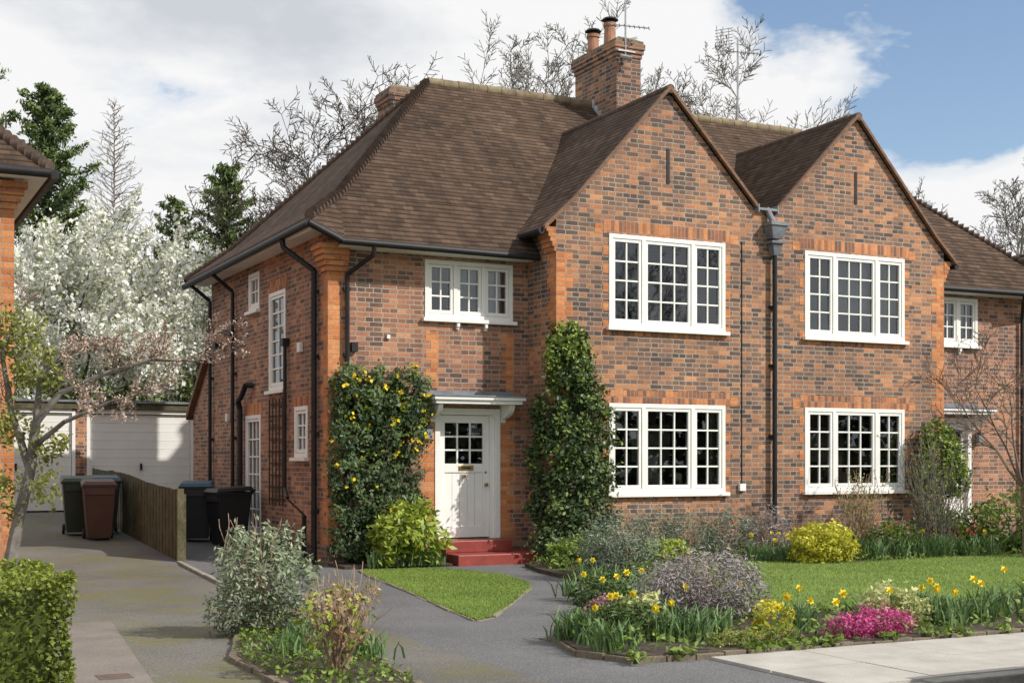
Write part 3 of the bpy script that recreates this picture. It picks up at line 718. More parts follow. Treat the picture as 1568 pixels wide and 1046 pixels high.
def branch(S,p,d,l,r,level,spread=.6,up=.12,seg=5,kids=2,gn=.14,minr=.004,ratio=.62,wig=.12):
    p=Vector(p); d=Vector(d).normalized(); sl=l/seg
    for i in range(seg):
        r1=max(minr,r*(1-(i+1)/seg*.75)) ; rr=max(minr,r*(1-i/seg*.75))
        nd=(d+Vector((random.gauss(0,wig),random.gauss(0,wig),random.gauss(0,wig)+up*.5))).normalized()
        q=p+nd*sl; S.append((*p,*q,rr,r1)); d=nd; p=q
        if level>0 and (i>=1 or level<3):
            for k in range(kids):
                if random.random()<.85:
                    ax=d.orthogonal().normalized(); ax.rotate(Matrix.Rotation(random.uniform(0,6.283),3,d))
                    cd=(d*(1-spread*.5)+ax*spread*random.uniform(.7,1.3)+Vector((0,0,up))).normalized()
                    branch(S,p,cd,l*ratio*random.uniform(.65,1.1)*(1-.35*i/seg),r1*.6,level-1,spread,up,max(3,seg-1),kids,gn,minr,ratio,wig)
    return S
def bare(height,crown,levels=3,seed=1,trunk=.3,up=.08,spread=.75,r=.18,minr=.011,kids=2,limbs=7,ratio=.46):
    random.seed(seed); S=[]
    p=Vector((0,0,0)); h0=height*trunk
    for i in range(4):
        q=p+Vector((random.gauss(0,.05),random.gauss(0,.05),h0/4)); S.append((*p,*q,r*(1-.08*i),r*(1-.08*(i+1)))); p=q
    for j in range(limbs):
        a=j*2.4+random.uniform(-.4,.4); t=random.uniform(.2,.9) if j else .05
        branch(S,p+Vector((0,0,-.12*h0*random.random()*2)),(math.cos(a)*t*crown,math.sin(a)*t*crown,1),(height-h0)*random.uniform(.7,.85)*(1-.12*t),r*.5,levels,spread,up,6,kids,minr=minr,ratio=ratio,wig=.09)
    k=height*.97/float(np.percentile([s[5] for s in S],98.5))
    return [(s[0]*k,s[1]*k,s[2]*k,s[3]*k,s[4]*k,s[5]*k,s[6],s[7]) for s in S]
def shift(S,x,y,z): return [(a+x,b+y,c+z,d+x,e+y,f+z,g,h) for a,b,c,d,e,f,g,h in S]

def tree_obj(name,S,x,y,z,mat,n=3):
    m=NM(); S=shift(S,x,y,z); m.segs(S,n,mat); return m.build(name)
BARKD=simple('bark_dark',(.09,.075,.06),(.055,.045,.038),8,.9)
BIRCH=simple('bark_pale',(.27,.24,.21),(.18,.155,.135),8,.9)
SB=bare(12,1.1,3,23,.3,.1,.7,.2,.011,limbs=5)
tree_obj('bare_tree',bare(12.4,1.15,3,11,.12,.06,.8,.2,.010,kids=3,limbs=6,ratio=.42),7.0,18.8,.3,BARKD)
tree_obj('bare_tree',bare(15.6,.8,3,23,.3,.08,.7,.25,.010,kids=3,limbs=6,ratio=.42),14.0,20.2,.3,BARKG)
tree_obj('bare_tree',bare(15.8,1.0,3,35,.3,.08,.7,.25,.011,kids=3,limbs=6,ratio=.42),21.2,22.,.3,BARKG)
tree_obj('bare_tree',bare(15.6,1.0,3,43,.3,.08,.7,.22,.011,kids=3,limbs=6,ratio=.42),26.0,24.,.0,BARKG)
tree_obj('bare_tree',bare(11.6,1.2,3,51,.2,.08,.75,.25,.011,kids=3,limbs=6,ratio=.42),30.2,15.5,.3,BARKG)
tree_obj('bare_tree',bare(11.,1.,3,61,.2,.12,.7,.16,.012,limbs=5),3.6,33.,.4,BIRCH)
tree_obj('bare_tree',SB,27.5,-36,0,BARKD)
random.seed(5); S=[]; H=16.0
for i in range(22): z0=H*i/22; S.append((0,0,z0,0,0,z0+H/22,.15*(1-i/23),.15*(1-(i+1)/23)))
for i in range(170):
    z=4+11.8*(i/170); ln=1.8*(1-(z/H)**2.6)+.2; a=i*2.4
    branch(S,(0,0,z),(math.cos(a),math.sin(a),.5),ln,.028,2,.55,.08,4,1,minr=.009,ratio=.42)
tree_obj('larch_tree',S,3.6,36.8,.4,BIRCH)

CONL=leafmat('conifer_needles',(.022,.045,.016),(.16,.22,.06),0)
def conifer(x,y,z,H,R,seed,n=16000,mat=CONL,start=.1,name='conifer_tree'):
    random.seed(seed); m=NM(); S=[(0+x,y,z,x,y,z+H*.98,.2,.02)]
    P=[];T=[]
    k=int(H*8)
    for i in range(k):
        f=start+(1-start)*i/k; zz=z+H*f; ln=R*(1-f)**.62*random.uniform(.5,1.25)+.15; a=i*2.399+random.uniform(-.3,.3)
        dx,dy=math.cos(a),math.sin(a); up=.35 if f>.6 else -.02
        S.append((x,y,zz,x+dx*ln,y+dy*ln,zz+up*ln,.03,.008))
        q=int(n/k*(.5+1.1*(1-f))); t=rng.uniform(.1,1.1,q)
        wd=.09+.13*ln*(1-t*.75)
        px=x+dx*ln*t+rng.normal(size=q)*wd*.8; py=y+dy*ln*t+rng.normal(size=q)*wd*.8; pz=zz+up*ln*t-np.abs(rng.normal(size=q))*wd*.9+.12*t**2*ln
        P.append(np.stack([px,py,pz],1)); T.append(np.clip(.12+.5*t+random.uniform(-.15,.25)+.1*rng.normal(size=q),0,1))
    m.segs(S,4,BARK); P=np.concatenate(P);T=np.concatenate(T)
    m.leaves(P,.24,mat,T,aspect=.3,up=.2,droop=.35); return m.build(name)
conifer(.4,32.5,.4,15.0,4.0,3,36000)
conifer(-2.3,34,.4,17.0,4.2,4,30000)
conifer(6.3,29.5,.4,12.1,2.9,6,24000)
conifer(5.0,32,.4,11.2,2.2,9,12000)

BLOS=leafmat('blossom_petals',(.60,.61,.52),(.90,.90,.86),.25,.7,.2)
BLOSG=leafmat('blossom_young_leaf',(.20,.27,.09),(.42,.48,.20),.3)
def blossom(x,y,z,H,seed,n,crown=1.2,name='blossom_tree'):
    random.seed(seed); m=NM(); S=bare(H,crown,2,seed,.15,.12,.8,.16,.012,kids=2,limbs=8,ratio=.5); S=shift(S,x,y,z)
    m.segs([s for s in S if s[6]>.03],6,BARKD); m.segs([s for s in S if s[6]<=.03],3,BARKG)
    tw=np.array([s[:6] for s in S if s[6]<.06])
    bi=rng.integers(0,len(tw),n); f=rng.uniform(0,1,(n,1)); P=tw[bi,:3]*(1-f)+tw[bi,3:]*f+rng.normal(size=(n,3))*.10
    top=(P[:,2]-z)/H
    T=np.clip(.3+.3*rng.normal(size=n)+.4*(rng.uniform(size=len(tw))[bi])+.15*top,0,1)
    m.leaves(P,.125,BLOS,T,aspect=.85,up=.3)
    k=n//4; m.leaves(P[:k]+rng.normal(size=(k,3))*.15,.12,BLOSG,rng.uniform(size=k),aspect=.5)
    return m.build(name)
blossom(-1.5,20.4,.4,8.3,13,28000)
blossom(1.2,21.4,.4,7.9,17,30000,1.4)
blossom(3.4,23.6,.4,8.0,19,26000,1.3)
blossom(-.2,24,.4,7.3,29,12000,1.4)
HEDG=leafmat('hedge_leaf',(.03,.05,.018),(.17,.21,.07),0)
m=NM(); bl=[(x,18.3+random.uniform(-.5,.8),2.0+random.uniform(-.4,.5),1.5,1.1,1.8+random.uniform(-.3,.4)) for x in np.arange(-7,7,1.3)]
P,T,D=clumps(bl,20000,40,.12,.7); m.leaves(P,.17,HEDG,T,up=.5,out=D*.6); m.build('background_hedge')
m=NM(); bl=[(x,42+random.uniform(-3,3),2.5,4,3,3.4+random.uniform(-1,2.2)) for x in np.arange(-24,70,4.)]
P,T,D=clumps(bl,26000,40,.12,.7); m.leaves(P,.42,HEDG,T,up=.5,out=D*.6); m.build('distant_tree_mass')
m=NM(); bl=[(x,-40+random.uniform(-1,1),2.,2.6,2.,3.4+random.uniform(-.6,1.)) for x in np.arange(14,75,2.6)]
P,T,D=clumps(bl,14000,30,.16,.5); m.leaves(P,.6,HEDG,T*.6,up=.5,out=D*.6,aspect=.8); m.build('added_reflection_hedge')  # unseen hedge added across the street so the lower windows reflect dark

# ------------------------------------------------------------ garages
def garage(x0,x1,y,z):
    e=empty('garage'); m=MB(); h=2.42
    m.box(x0-.24,x0-.0,y,y+.35,-.1,z+h-.22,BR); m.box(x1,x1+.1,y,y+.35,-.1,z+h-.22,BR)
    m.box(x0-.24,x0-.03,y+.36,y+5.4,-.1,z+h-.02,BR); m.box(x1+.0,x1+.1,y+.36,y+5.4,-.1,z+h-.02,BR); m.box(x0-.24,x1+.1,y+5.41,y+5.6,-.1,z+h-.02,BR)
    m.box(x0-.26,x1+.12,y-.06,y+.34,z+h-.19,z+h-.05,WOOD); m.box(x0-.27,x1+.13,y-.1,y+5.7,z+h-.048,z+h,LEAD)
    m.box(x0-.0+.001,x0+.07,y+.0,y+.1,z,z+h-.22,WHITE); m.box(x1-.07,x1-.001,y+.0,y+.1,z,z+h-.22,WHITE); m.box(x0+.071,x1-.071,y,y+.1,z+h-.28,z+h-.192,WHITE)
    m.build('garage_shell',e)
    d=MB(); k=11; zz=z+.04; top=z+h-.29; s=(top-zz)/k
    for i in range(k):
        d.hexa([(x0+.08,y+.075,zz+s*i),(x1-.08,y+.075,zz+s*i),(x1-.08,y+.12,zz+s*i),(x0+.08,y+.12,zz+s*i),(x0+.08,y+.062,zz+s*(i+1)-.008),(x1-.08,y+.062,zz+s*(i+1)-.008),(x1-.08,y+.12,zz+s*(i+1)),(x0+.08,y+.12,zz+s*(i+1))],WHITE)
    xc=(x0+x1)/2; d.box(xc-.02,xc+.02,y+.0,y+.06,z+.9,z+1.05,BLACK)
    d.build('garage_door',e)
garage(-1.76,.58,10.84,.5)
garage(-4.45,-2.02,10.70,.5)
# ------------------------------------------------------------ fence
f=MB(); random.seed(2)
y=1.6; i=0
while y<9.2:
    g=gz(y); top=1.10+.018*math.sin(y*1.3)+random.uniform(-.006,.006)-.02*max(0,y-5)
    xo=-1.9-.008*(i%2)
    f.box(xo-.01,xo+.012,y,y+.122,g-.05,g+top,WOOD); y+=.118;i+=1
for yy in (1.6,3.6,5.6,7.6): f.box(-1.88,-1.79,yy-.05,yy+.05,0,gz(yy)+1.05,WOOD)
f.box(-1.94,-1.84,1.48,1.58,0,1.17,WOOD)
for zz in (.35,.85): f.hexa([(-1.885,1.6,gz(1.6)+zz),(-1.845,1.6,gz(1.6)+zz),(-1.845,9.2,gz(9.2)+zz),(-1.885,9.2,gz(9.2)+zz),(-1.885,1.6,gz(1.6)+zz+.08),(-1.845,1.6,gz(1.6)+zz+.08),(-1.845,9.2,gz(9.2)+zz+.08),(-1.885,9.2,gz(9.2)+zz+.08)],WOOD)
f.build('wooden_fence')
def wheelie(x,y,z,body,lid,rot=0.):
    e=empty('wheelie_bin'); e.location=(x,y,z); e.rotation_euler=(0,0,rot); m=MB()
    m.hexa([(-.2,-.24,.06),(.2,-.24,.06),(.2,.22,.06),(-.2,.22,.06),(-.27,-.33,.93),(.27,-.33,.93),(.27,.3,.98),(-.27,.3,.98)],body)
    m.box(-.295,.295,-.355,.31,.93,.965,body)
    m.box(-.24,.24,-.345,-.30,.80,.93,body)
    m.hexa([(-.3,-.38,.967),(.3,-.38,.967),(.3,.33,1.0),(-.3,.33,1.0),(-.25,-.32,1.03),(.25,-.32,1.03),(.26,.3,1.07),(-.26,.3,1.07)],lid)
    m.cyl((-.26,.37,1.0),(.26,.37,1.0),.018,.018,8,body)
    for s in (-.2,.2): m.box(s-.015,s+.015,.3,.385,.96,1.02,body)
    for s in (-.255,.215): m.cyl((s,.24,.1),(s+.045,.24,.1),.1,.1,16,BLACK)
    m.cyl((-.24,.24,.1),(.24,.24,.1),.012,.012,6,BLACK)
    m.build('bin_body',e,bevel=.012)
PB=lambda n,c: simple(n,c,tuple(x*.8 for x in c),4,.5,.05)
BBR=PB('plastic_brown',(.085,.038,.026)); BGR=PB('plastic_green',(.025,.045,.028)); BBL=PB('plastic_black',(.02,.021,.023)); BLU=PB('plastic_blue',(.03,.08,.13))
wheelie(-2.54,4.9,gz(4.9),BBR,BBR,-.1); wheelie(-2.76,5.75,gz(5.75),BGR,BGR,-.1); wheelie(-2.28,5.9,gz(5.9),BBL,BLU,-.1)
wheelie(-.95,4.3,gz(4.3),BBL,BLU,-.3); wheelie(-.55,3.6,gz(3.6)-.05,BBL,BBL,-1.4)
t=MB(); t.hexa([(-.62,1.1,0),(-.3,1.1,0),(-.3,1.9,0),(-.62,1.9,0),(-.66,1.05,.34),(-.26,1.05,.34),(-.26,1.95,.34),(-.66,1.95,.34)],BBL)
t.build('plant_trough',bevel=.01)
t=MB(); t.box(-.15,-.10,.72,.80,.1,.75,BLACK); t.box(-.3,-.12,.7,.82,.0,.1,BLACK); t.cyl((-.12,.76,.75),(-.35,.9,1.0),.015,.015,6,BLACK); t.build('boot_scraper')

# ------------------------------------------------------------ garden planting
def LM_(n,d,l,t=.25): return leafmat(n,d,l,t)
IVY=LM_('ivy_leaf',(.022,.045,.02),(.13,.19,.07),.1); IVYL=LM_('ivy_new_leaf',(.10,.16,.03),(.34,.42,.09),.2)
YF_=LM_('yellow_petal',(.70,.48,.01),(.90,.75,.05),.2)
GRY=LM_('grey_leaf',(.13,.17,.09),(.42,.48,.33),.2); LAV=LM_('lavender_stem',(.14,.12,.125),(.40,.37,.37),.15)
ROSM=LM_('rosemary_leaf',(.07,.10,.065),(.28,.33,.24),.15)
LIME=LM_('lime_leaf',(.14,.21,.02),(.44,.52,.09),.25); GLD=LM_('golden_leaf',(.30,.3,.02),(.70,.67,.09),.25)
BRT=LM_('bright_leaf',(.05,.10,.018),(.26,.36,.065),.25); DRK=LM_('dark_leaf',(.025,.05,.015),(.12,.18,.045),.15)
BOXL=LM_('box_leaf',(.07,.10,.015),(.26,.31,.05),.25); PINK=LM_('heather_flower',(.32,.03,.13),(.70,.13,.36),.2); PINKL=LM_('heather_pale',(.3,.1,.16),(.55,.28,.36),.2)
VAR=LM_('variegated_leaf',(.28,.34,.10),(.72,.72,.38),.2); BUD=LM_('bud_leaf',(.34,.22,.11),(.62,.48,.28),.3); STRP=LM_('daffodil_leaf',(.045,.10,.04),(.17,.27,.09),.2)
OLV=LM_('olive_leaf',(.12,.15,.03),(.36,.38,.10),.25); BUDP=LM_('pink_bud',(.42,.31,.25),(.68,.56,.46),.3)
def twigs(m,x,y,z,h,r,k,mat,seed=1,lv=1,rr=.010,minr=.003,up=.3):
    random.seed(seed); S=[]
    for i in range(k):
        a=random.uniform(0,6.283); t=random.uniform(.1,1.)*r/h
        branch(S,(x+math.cos(a)*r*.2*random.random(),y+math.sin(a)*r*.2*random.random(),z),(math.cos(a)*t,math.sin(a)*t,1),h*random.uniform(.7,1.05),rr,lv,.5,up,4,2,minr=minr,ratio=.45)
    m.segs(S,3,mat); return S
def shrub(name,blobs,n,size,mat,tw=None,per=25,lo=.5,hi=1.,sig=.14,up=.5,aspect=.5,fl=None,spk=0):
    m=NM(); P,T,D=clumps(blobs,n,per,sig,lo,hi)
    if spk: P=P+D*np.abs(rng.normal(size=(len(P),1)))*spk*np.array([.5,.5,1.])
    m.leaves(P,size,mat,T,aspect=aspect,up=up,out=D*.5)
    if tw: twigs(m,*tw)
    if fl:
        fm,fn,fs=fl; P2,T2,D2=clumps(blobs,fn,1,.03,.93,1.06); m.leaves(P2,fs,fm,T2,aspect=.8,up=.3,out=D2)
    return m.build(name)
random.seed(3); bl=[]
for zz in (.45,.95,1.45,1.95,2.4,2.70):
    for xx in (.32,.74,1.16): bl.append((xx+random.uniform(-.06,.06)+(.05 if zz>2.3 else 0),-.22,zz,.35*(.92 if zz>2.6 else 1.05),.27,.36))
m=NM(); P,T,D=clumps(bl,15000,26,.16,.55,1.); P[:,1]=np.minimum(P[:,1],-.02); m.leaves(P,.075,IVY,T,up=.3,out=D*.6+np.array([0,-.5,0]))
fl_b=[b for b in bl if b[2]>1.9]; P,T,D=clumps(fl_b,170,3,.05,.95,1.05); P[:,1]=-np.abs(P[:,1]+.22)-.24; m.leaves(P,.055,YF_,T,aspect=.9,up=.1,out=np.array([[0,-1.2,0]]))
P,T,D=clumps([b for b in bl if .8<b[2]<1.7],26,2,.05,.95,1.05); P[:,1]=-np.abs(P[:,1]+.22)-.24; m.leaves(P,.055,YF_,T,aspect=.9,up=.1,out=np.array([[0,-1.2,0]]))
P,T,D=clumps([b for b in bl if b[2]>1.8],1100,6,.06,.95,1.05); m.leaves(P,.06,LIME,T*.6,up=.4)
twigs(m,.7,-.25,0,1.6,.5,8,BARK,4,1,.02); m.build('flowering_wall_shrub')
bl=[(3.62,-1.1,.35,.62,.42,.4),(3.85,-1.12,.8,.56,.35,.45),(3.45,-.85,.9,.32,.5,.5),(3.82,-1.12,1.35,.58,.32,.45),(3.38,-.7,1.6,.25,.42,.5),(3.82,-1.1,1.9,.56,.3,.45),(3.80,-1.1,2.35,.52,.28,.42),(3.4,-.8,2.3,.22,.36,.45),(3.74,-1.08,2.75,.48,.25,.38),(3.64,-1.06,3.1,.38,.22,.34),(3.6,-1.04,3.42,.26,.18,.3),(3.42,-.95,3.3,.14,.2,.45),(3.85,-1.04,3.3,.13,.1,.4)]
m=NM(); P,T,D=clumps(bl,19000,24,.15,.6,1.); k=~((P[:,0]>3.44)&(P[:,1]>-1.0)); P,T,D=P[k],T[k],D[k]
m.leaves(P,.08,IVY,T,up=.3,out=D*.7)
hi=rng.uniform(size=len(P))<.14*(P[:,2]>1.5)+.06; m.leaves(P[hi]+D[hi]*.05,.075,IVYL,T[hi],up=.6,out=D[hi]*.7)
P,T,D=clumps([(3.6,-1.08,3.45,.3,.15,.3),(3.55,-1.1,3.2,.35,.15,.35)],1500,12,.12,.8,1.1); m.leaves(P,.075,IVYL,T,up=.6)
random.seed(8); S=[]
for i in range(9): branch(S,(3.45+random.uniform(-.05,.5),-1.05,3.2),(random.uniform(-.25,.25),-.05,1),random.uniform(.3,.75),.008,1,.4,.2,4,1,minr=.003,ratio=.4)
m.segs(S,3,TWIGP); m.build('climbing_ivy')
shrub('spotted_laurel_shrub',[(1.0,-.85,.55,.46,.4,.45),(.7,-.8,.35,.35,.3,.32),(1.25,-.8,.4,.36,.3,.36)],2100,.13,LIME,None,18,.5,1.05,.15,.6,.42)
KEEP=[(1.35,-10.35,.52),(.75,-8.95,.55),(.68,-10.05,.28),(2.1,-10.1,.4),(.2,-10.3,.34)]
def strap(m,C,h,mat,lean=.35,w=.018,per=1):
    k=np.ones(len(C),bool)
    for x,y,r in KEEP: k&=((C[:,0]-x)**2+(C[:,1]-y)**2)>r*r
    C=C[k]; n=len(C); a=rng.uniform(0,6.283,n); dx=np.stack([np.cos(a),np.sin(a),np.zeros(n)],1); hh=h*rng.uniform(.55,1.15,(n,1)); ln=lean*rng.uniform(.1,1.3,(n,1))
    sd=np.stack([-np.sin(a+.6),np.cos(a+.6),np.zeros(n)],1)*w/2; up=np.array([[0,0,1.]]); T=rng.uniform(.1,1,n)
    p1=C+up*hh*.6+dx*hh*ln*.35; p2=C+up*hh*.95+dx*hh*ln*1.1
    m.add(np.stack([C-sd,C+sd,p1+sd,p1-sd],1),mat,T); m.add(np.stack([p1-sd,p1+sd,p2+sd*.25,p2-sd*.25],1),mat,T)
def inpoly(P,poly):
    x,y=P[:,0],P[:,1]; ins=np.zeros(len(P),bool); j=len(poly)-1
    for i in range(len(poly)):
        xi,yi=poly[i];xj,yj=poly[j]
        c=((yi>y)!=(yj>y))&(x<(xj-xi)*(y-yi)/(yj-yi+1e-12)+xi); ins^=c; j=i
    return ins
def rndpoly(poly,n):
    A=np.array(poly); lo=A.min(0);hi=A.max(0); P=rng.uniform(lo,hi,(n*3,2)); P=P[inpoly(P,poly)][:n]; return P
def grass(name,poly,n,z,h):
    m=NM(); P=rndpoly(poly,n)
    pp=np.array(poly+poly[:1]); ed=[]
    for a,b in zip(pp[:-1],pp[1:]):
        l=np.linalg.norm(b-a); q=int(l*160); t=rng.uniform(0,1,(q,1)); ed.append(a+(b-a)*t+rng.normal(size=(q,2))*.018)
    P=np.concatenate([P]+ed)
    C=np.column_stack([P,np.full(len(P),z)])
    a=rng.uniform(0,6.283,len(C)); hh=h*rng.uniform(.4,1.2,(len(C),1)); sd=np.stack([np.cos(a),np.sin(a),0*a],1)*.005
    tip=C+np.array([[0,0,1.]])*hh+rng.normal(size=C.shape)*h*.7*np.array([[1,1,.1]])
    m.add(np.stack([C-sd,C+sd,tip+sd*.2,tip-sd*.2],1),GRASSB,np.clip(.5+.25*np.sin(C[:,0]*2.1+C[:,1])*np.cos(C[:,1]*1.7)+.2*rng.normal(size=len(C)),0,1)); return m.build(name)
grass('lawn_grass',lawn_s,30000,.020,.022); grass('lawn_grass',lawn_b,45000,.080,.028)
def daffs(m,C,h,facing=(-.45,-.9)):
    for c in C:
        hh=h*random.uniform(.8,1.15); lx,ly=random.gauss(0,.03),random.gauss(0,.03); top=Vector((c[0]+lx,c[1]+ly,c[2]+hh))
        m.segs([(c[0],c[1],c[2],*top,.005,.004)],3,STRP)
        f=Vector((facing[0]+random.gauss(0,.55),facing[1]+random.gauss(0,.45),random.uniform(-.1,.3))).normalized(); a=f.orthogonal().normalized(); b=f.cross(a); R_=.042*random.uniform(.85,1.15)
        qs=[]
        for k in range(6):
            t=k*math.pi/3+.2; u=a*math.cos(t)+b*math.sin(t); w=a*-math.sin(t)+b*math.cos(t)
            qs.append([top,top+u*R_*.55+w*R_*.3,top+u*R_-f*.004,top+u*R_*.55-w*R_*.3])
        m.add(np.array([[list(v) for v in q] for q in qs]),YF_,.9)
        qs=[]
        for k in range(6):
            t=k*math.pi/3;t2=t+math.pi/3; u=a*math.cos(t)+b*math.sin(t);u2=a*math.cos(t2)+b*math.sin(t2)
            qs.append([top+u*.012,top+u2*.012,top+f*.035+u2*.02,top+f*.035+u*.02])
        m.add(np.array([[list(v) for v in q] for q in qs]),YF_,.2)
def clumped(poly,groups,per,s):
    g=rndpoly(poly,groups); i=rng.integers(0,len(g),groups*per); P=g[i]+rng.normal(size=(groups*per,2))*s; return np.column_stack([P,np.full(len(P),.05)])
zA=[(-.9,-9.9),(.2,-10.3),(1.0,-9.3),(1.2,-6.6),(.6,-7.0)]
zA2=[(-1.15,-10.3),(-.3,-10.4),(-.2,-9.6),(-.95,-9.2)]
zB=[(.2,-10.45),(3.4,-10.45),(3.2,-9.5),(1.4,-9.3)]
zC=[(3.4,-10.4),(9.5,-10.2),(12.5,-7.3),(8.0,-7.2),(5.0,-9.0),(3.4,-9.6)]
zD=[(5.6,-2.9),(7.4,-3.4),(8.4,-2.6),(6.2,-2.2)]
zE=[(.5,-6.6),(1.8,-4.6),(2.5,-4.6),(1.5,-7.0)]
zF=[(7.5,-3.4),(13,-3.8),(13,-2.4),(7.8,-2.4)]
random.seed(12)
for zz,gn,pr,fn,h in ((zA,22,50,9,.27),(zA2,10,60,3,.24),(zB,24,55,14,.25),(zC,70,60,22,.32),(zD,12,50,9,.30),(zE,9,40,4,.24),(zF,40,60,5,.34)):
    m=NM(); C=clumped(zz,gn,pr,.09); strap(m,C,h,STRP,.6,.02)
    F=rndpoly(zz,fn); daffs(m,np.column_stack([F,np.full(len(F),.05)]),h*1.4); m.build('daffodil_drift')
m=NM(); C=np.column_stack([rng.uniform(.3,1.5,220),rng.uniform(-1.0,-.8,220),np.full(220,.04)]); strap(m,C,.24,STRP,.5,.02); daffs(m,[(1.42,-.95,.04),(1.5,-1.0,.04),(1.1,-1.05,.04)],.3); m.build('daffodil_drift')
m=NM(); C=clumped([(-3.6,-9.6),(-2.9,-9.6),(-2.8,-7.6),(-3.3,-7.6)],8,40,.09); strap(m,C,.18,STRP,.5,.02)
P=rndpoly(bedl,2200); m.leaves(np.column_stack([P,.06+.05*rng.uniform(0,1,len(P))]),.045,BRT,rng.uniform(size=len(P)),up=1.); m.build('bed_seedlings')
m=NM(); P=rndpoly(bed,30000); k=~inpoly(P,lawn_b); P=P[k&(P[:,0]<14)][:17000]
nz=np.sin(P[:,0]*2.3+1)*np.cos(P[:,1]*2.9)+.5*np.sin(P[:,0]*5.1+P[:,1]*4.3); hh=np.clip(.10+.07*nz,.02,.25)
C=np.column_stack([P,.06+hh*rng.uniform(.2,1.2,len(P))]); T=np.clip(.5+.25*nz+.15*rng.normal(size=len(P)),0,1)
E=np.column_stack([rng.uniform(-1.2,9,2600),-10.6+rng.normal(size=2600)*.05,.04+.07*rng.uniform(0,1,2600)]); kk=(np.sin(E[:,0]*3.7)+np.sin(E[:,0]*9.1+1))>-.1
E=E[kk]; C=np.concatenate([C,E]); T=np.concatenate([T,rng.uniform(.2,.9,len(E))])
m.leaves(C,.065,BRT,T,up=1.,aspect=.5); m.build('ground_cover_plants')
shrub('rosemary_bush',[(2.75,-4.0,.42,.55,.45,.38),(2.45,-4.1,.35,.3,.3,.3)],7000,.07,ROSM,(2.7,-4,.05,.6,.4,8,BARK,2),18,.5,1.,.14,.8,.18,None,.10)
shrub('lavender_row',[(4.8,-1.75,.4,.42,.35,.34),(5.4,-1.8,.38,.45,.35,.36),(6.1,-1.9,.4,.42,.35,.36)],8500,.08,ROSM,(5.4,-1.8,.05,.7,.6,10,TWIGP,2),16,.5,1.,.14,1.,.16,None,.10)
shrub('lavender_bush',[(6.75,-2.1,.36,.36,.32,.4)],2600,.08,LAV,(6.75,-2.1,.05,.7,.4,10,TWIGP,3),16,.5,1.,.14,1.,.16,None,.1)
shrub('euonymus_shrub',[(4.55,-2.4,.24,.38,.3,.2),(4.2,-2.7,.2,.25,.2,.16)],1800,.06,LIME)
shrub('golden_euonymus_shrub',[(6.6,-3.5,.36,.46,.42,.34),(6.3,-3.6,.3,.3,.3,.28),(6.9,-3.55,.33,.3,.3,.3)],4600,.06,GLD)
shrub('grey_lavender_bush',[(.75,-8.8,.40,.46,.44,.30),(.38,-8.85,.34,.34,.32,.26),(1.12,-8.75,.35,.34,.32,.28)],10500,.052,LAV,(.75,-8.75,.05,.55,.5,30,TWIGP,5,1,.008),14,.7,1.,.12,.9,.22,None,.05)
shrub('silver_shrub',[(-3.26,-7.6,.55,.34,.32,.36),(-3.05,-7.55,.8,.2,.2,.2),(-3.5,-7.7,.66,.2,.2,.25),(-3.4,-7.5,.28,.3,.28,.24),(-3.0,-7.7,.4,.26,.24,.3)],5200,.062,GRY,(-3.26,-7.6,.05,.85,.35,16,TWIGP,6,1,.01),16,.5,1.05,.15,.6,.36,None,.05)
shrub('hydrangea_shrub',[(-3.45,-10.2,.42,.28,.26,.24),(-3.3,-10.15,.58,.2,.18,.12),(-3.6,-10.25,.5,.16,.16,.16)],560,.045,BUD,(-3.45,-10.2,.05,.6,.32,40,TWIGP,7,1,.008),5,.4,1.1,.12,.8,.5,(LIME,170,.055))
shrub('heather_plant',[(1.6,-10.36,.16,.32,.2,.15),(1.22,-10.4,.14,.24,.18,.13)],3800,.03,PINK,per=14,hi=1.05)
shrub('heather_plant',[(-.14,-8.45,.16,.2,.18,.14)],1000,.03,PINKL)
shrub('golden_shrub',[(.68,-10.0,.2,.18,.17,.18),(.5,-9.95,.14,.14,.14,.12)],1000,.05,GLD,fl=(YF_,60,.04))
shrub('lime_cushion_plant',[(.05,-10.35,.1,.26,.18,.1),(.45,-10.38,.1,.2,.16,.08)],2200,.03,OLV)
shrub('variegated_shrub',[(2.0,-10.05,.25,.28,.26,.22),(2.27,-10.0,.2,.2,.2,.18)],1700,.06,VAR)
shrub('variegated_shrub',[(.0,-8.95,.22,.22,.22,.18),(-.25,-9.2,.16,.18,.18,.14)],1100,.055,VAR)
shrub('evergreen_wall_shrub',[(11.15,-1.35,1.6,.46,.32,.5),(11.1,-1.3,2.0,.32,.26,.32),(11.4,-1.35,1.3,.34,.3,.36),(10.9,-1.35,1.3,.3,.28,.3)],5500,.075,BRT,(11.1,-1.35,0,1.5,.3,7,BARK,8,1,.02),fl=(LIME,900,.07))
shrub('green_shrub',[(11.2,-3.,.55,.9,.7,.6),(12.6,-3,.6,.9,.7,.7),(10.2,-2.4,.4,.6,.5,.45)],7500,.08,BRT)
shrub('mixed_shrub',[(8.8,-2.6,.3,.5,.4,.32),(7.9,-2.2,.25,.4,.35,.28),(2.9,-2.4,.22,.35,.4,.2),(3.4,-1.9,.25,.5,.4,.25)],5200,.07,BRT)
shrub('mixed_shrub',[(1.5,-6.,.15,.3,.4,.15),(-.6,-9.6,.18,.35,.35,.17),(.4,-7.6,.18,.35,.4,.16),(1.0,-6.6,.16,.3,.3,.14)],5200,.055,DRK)
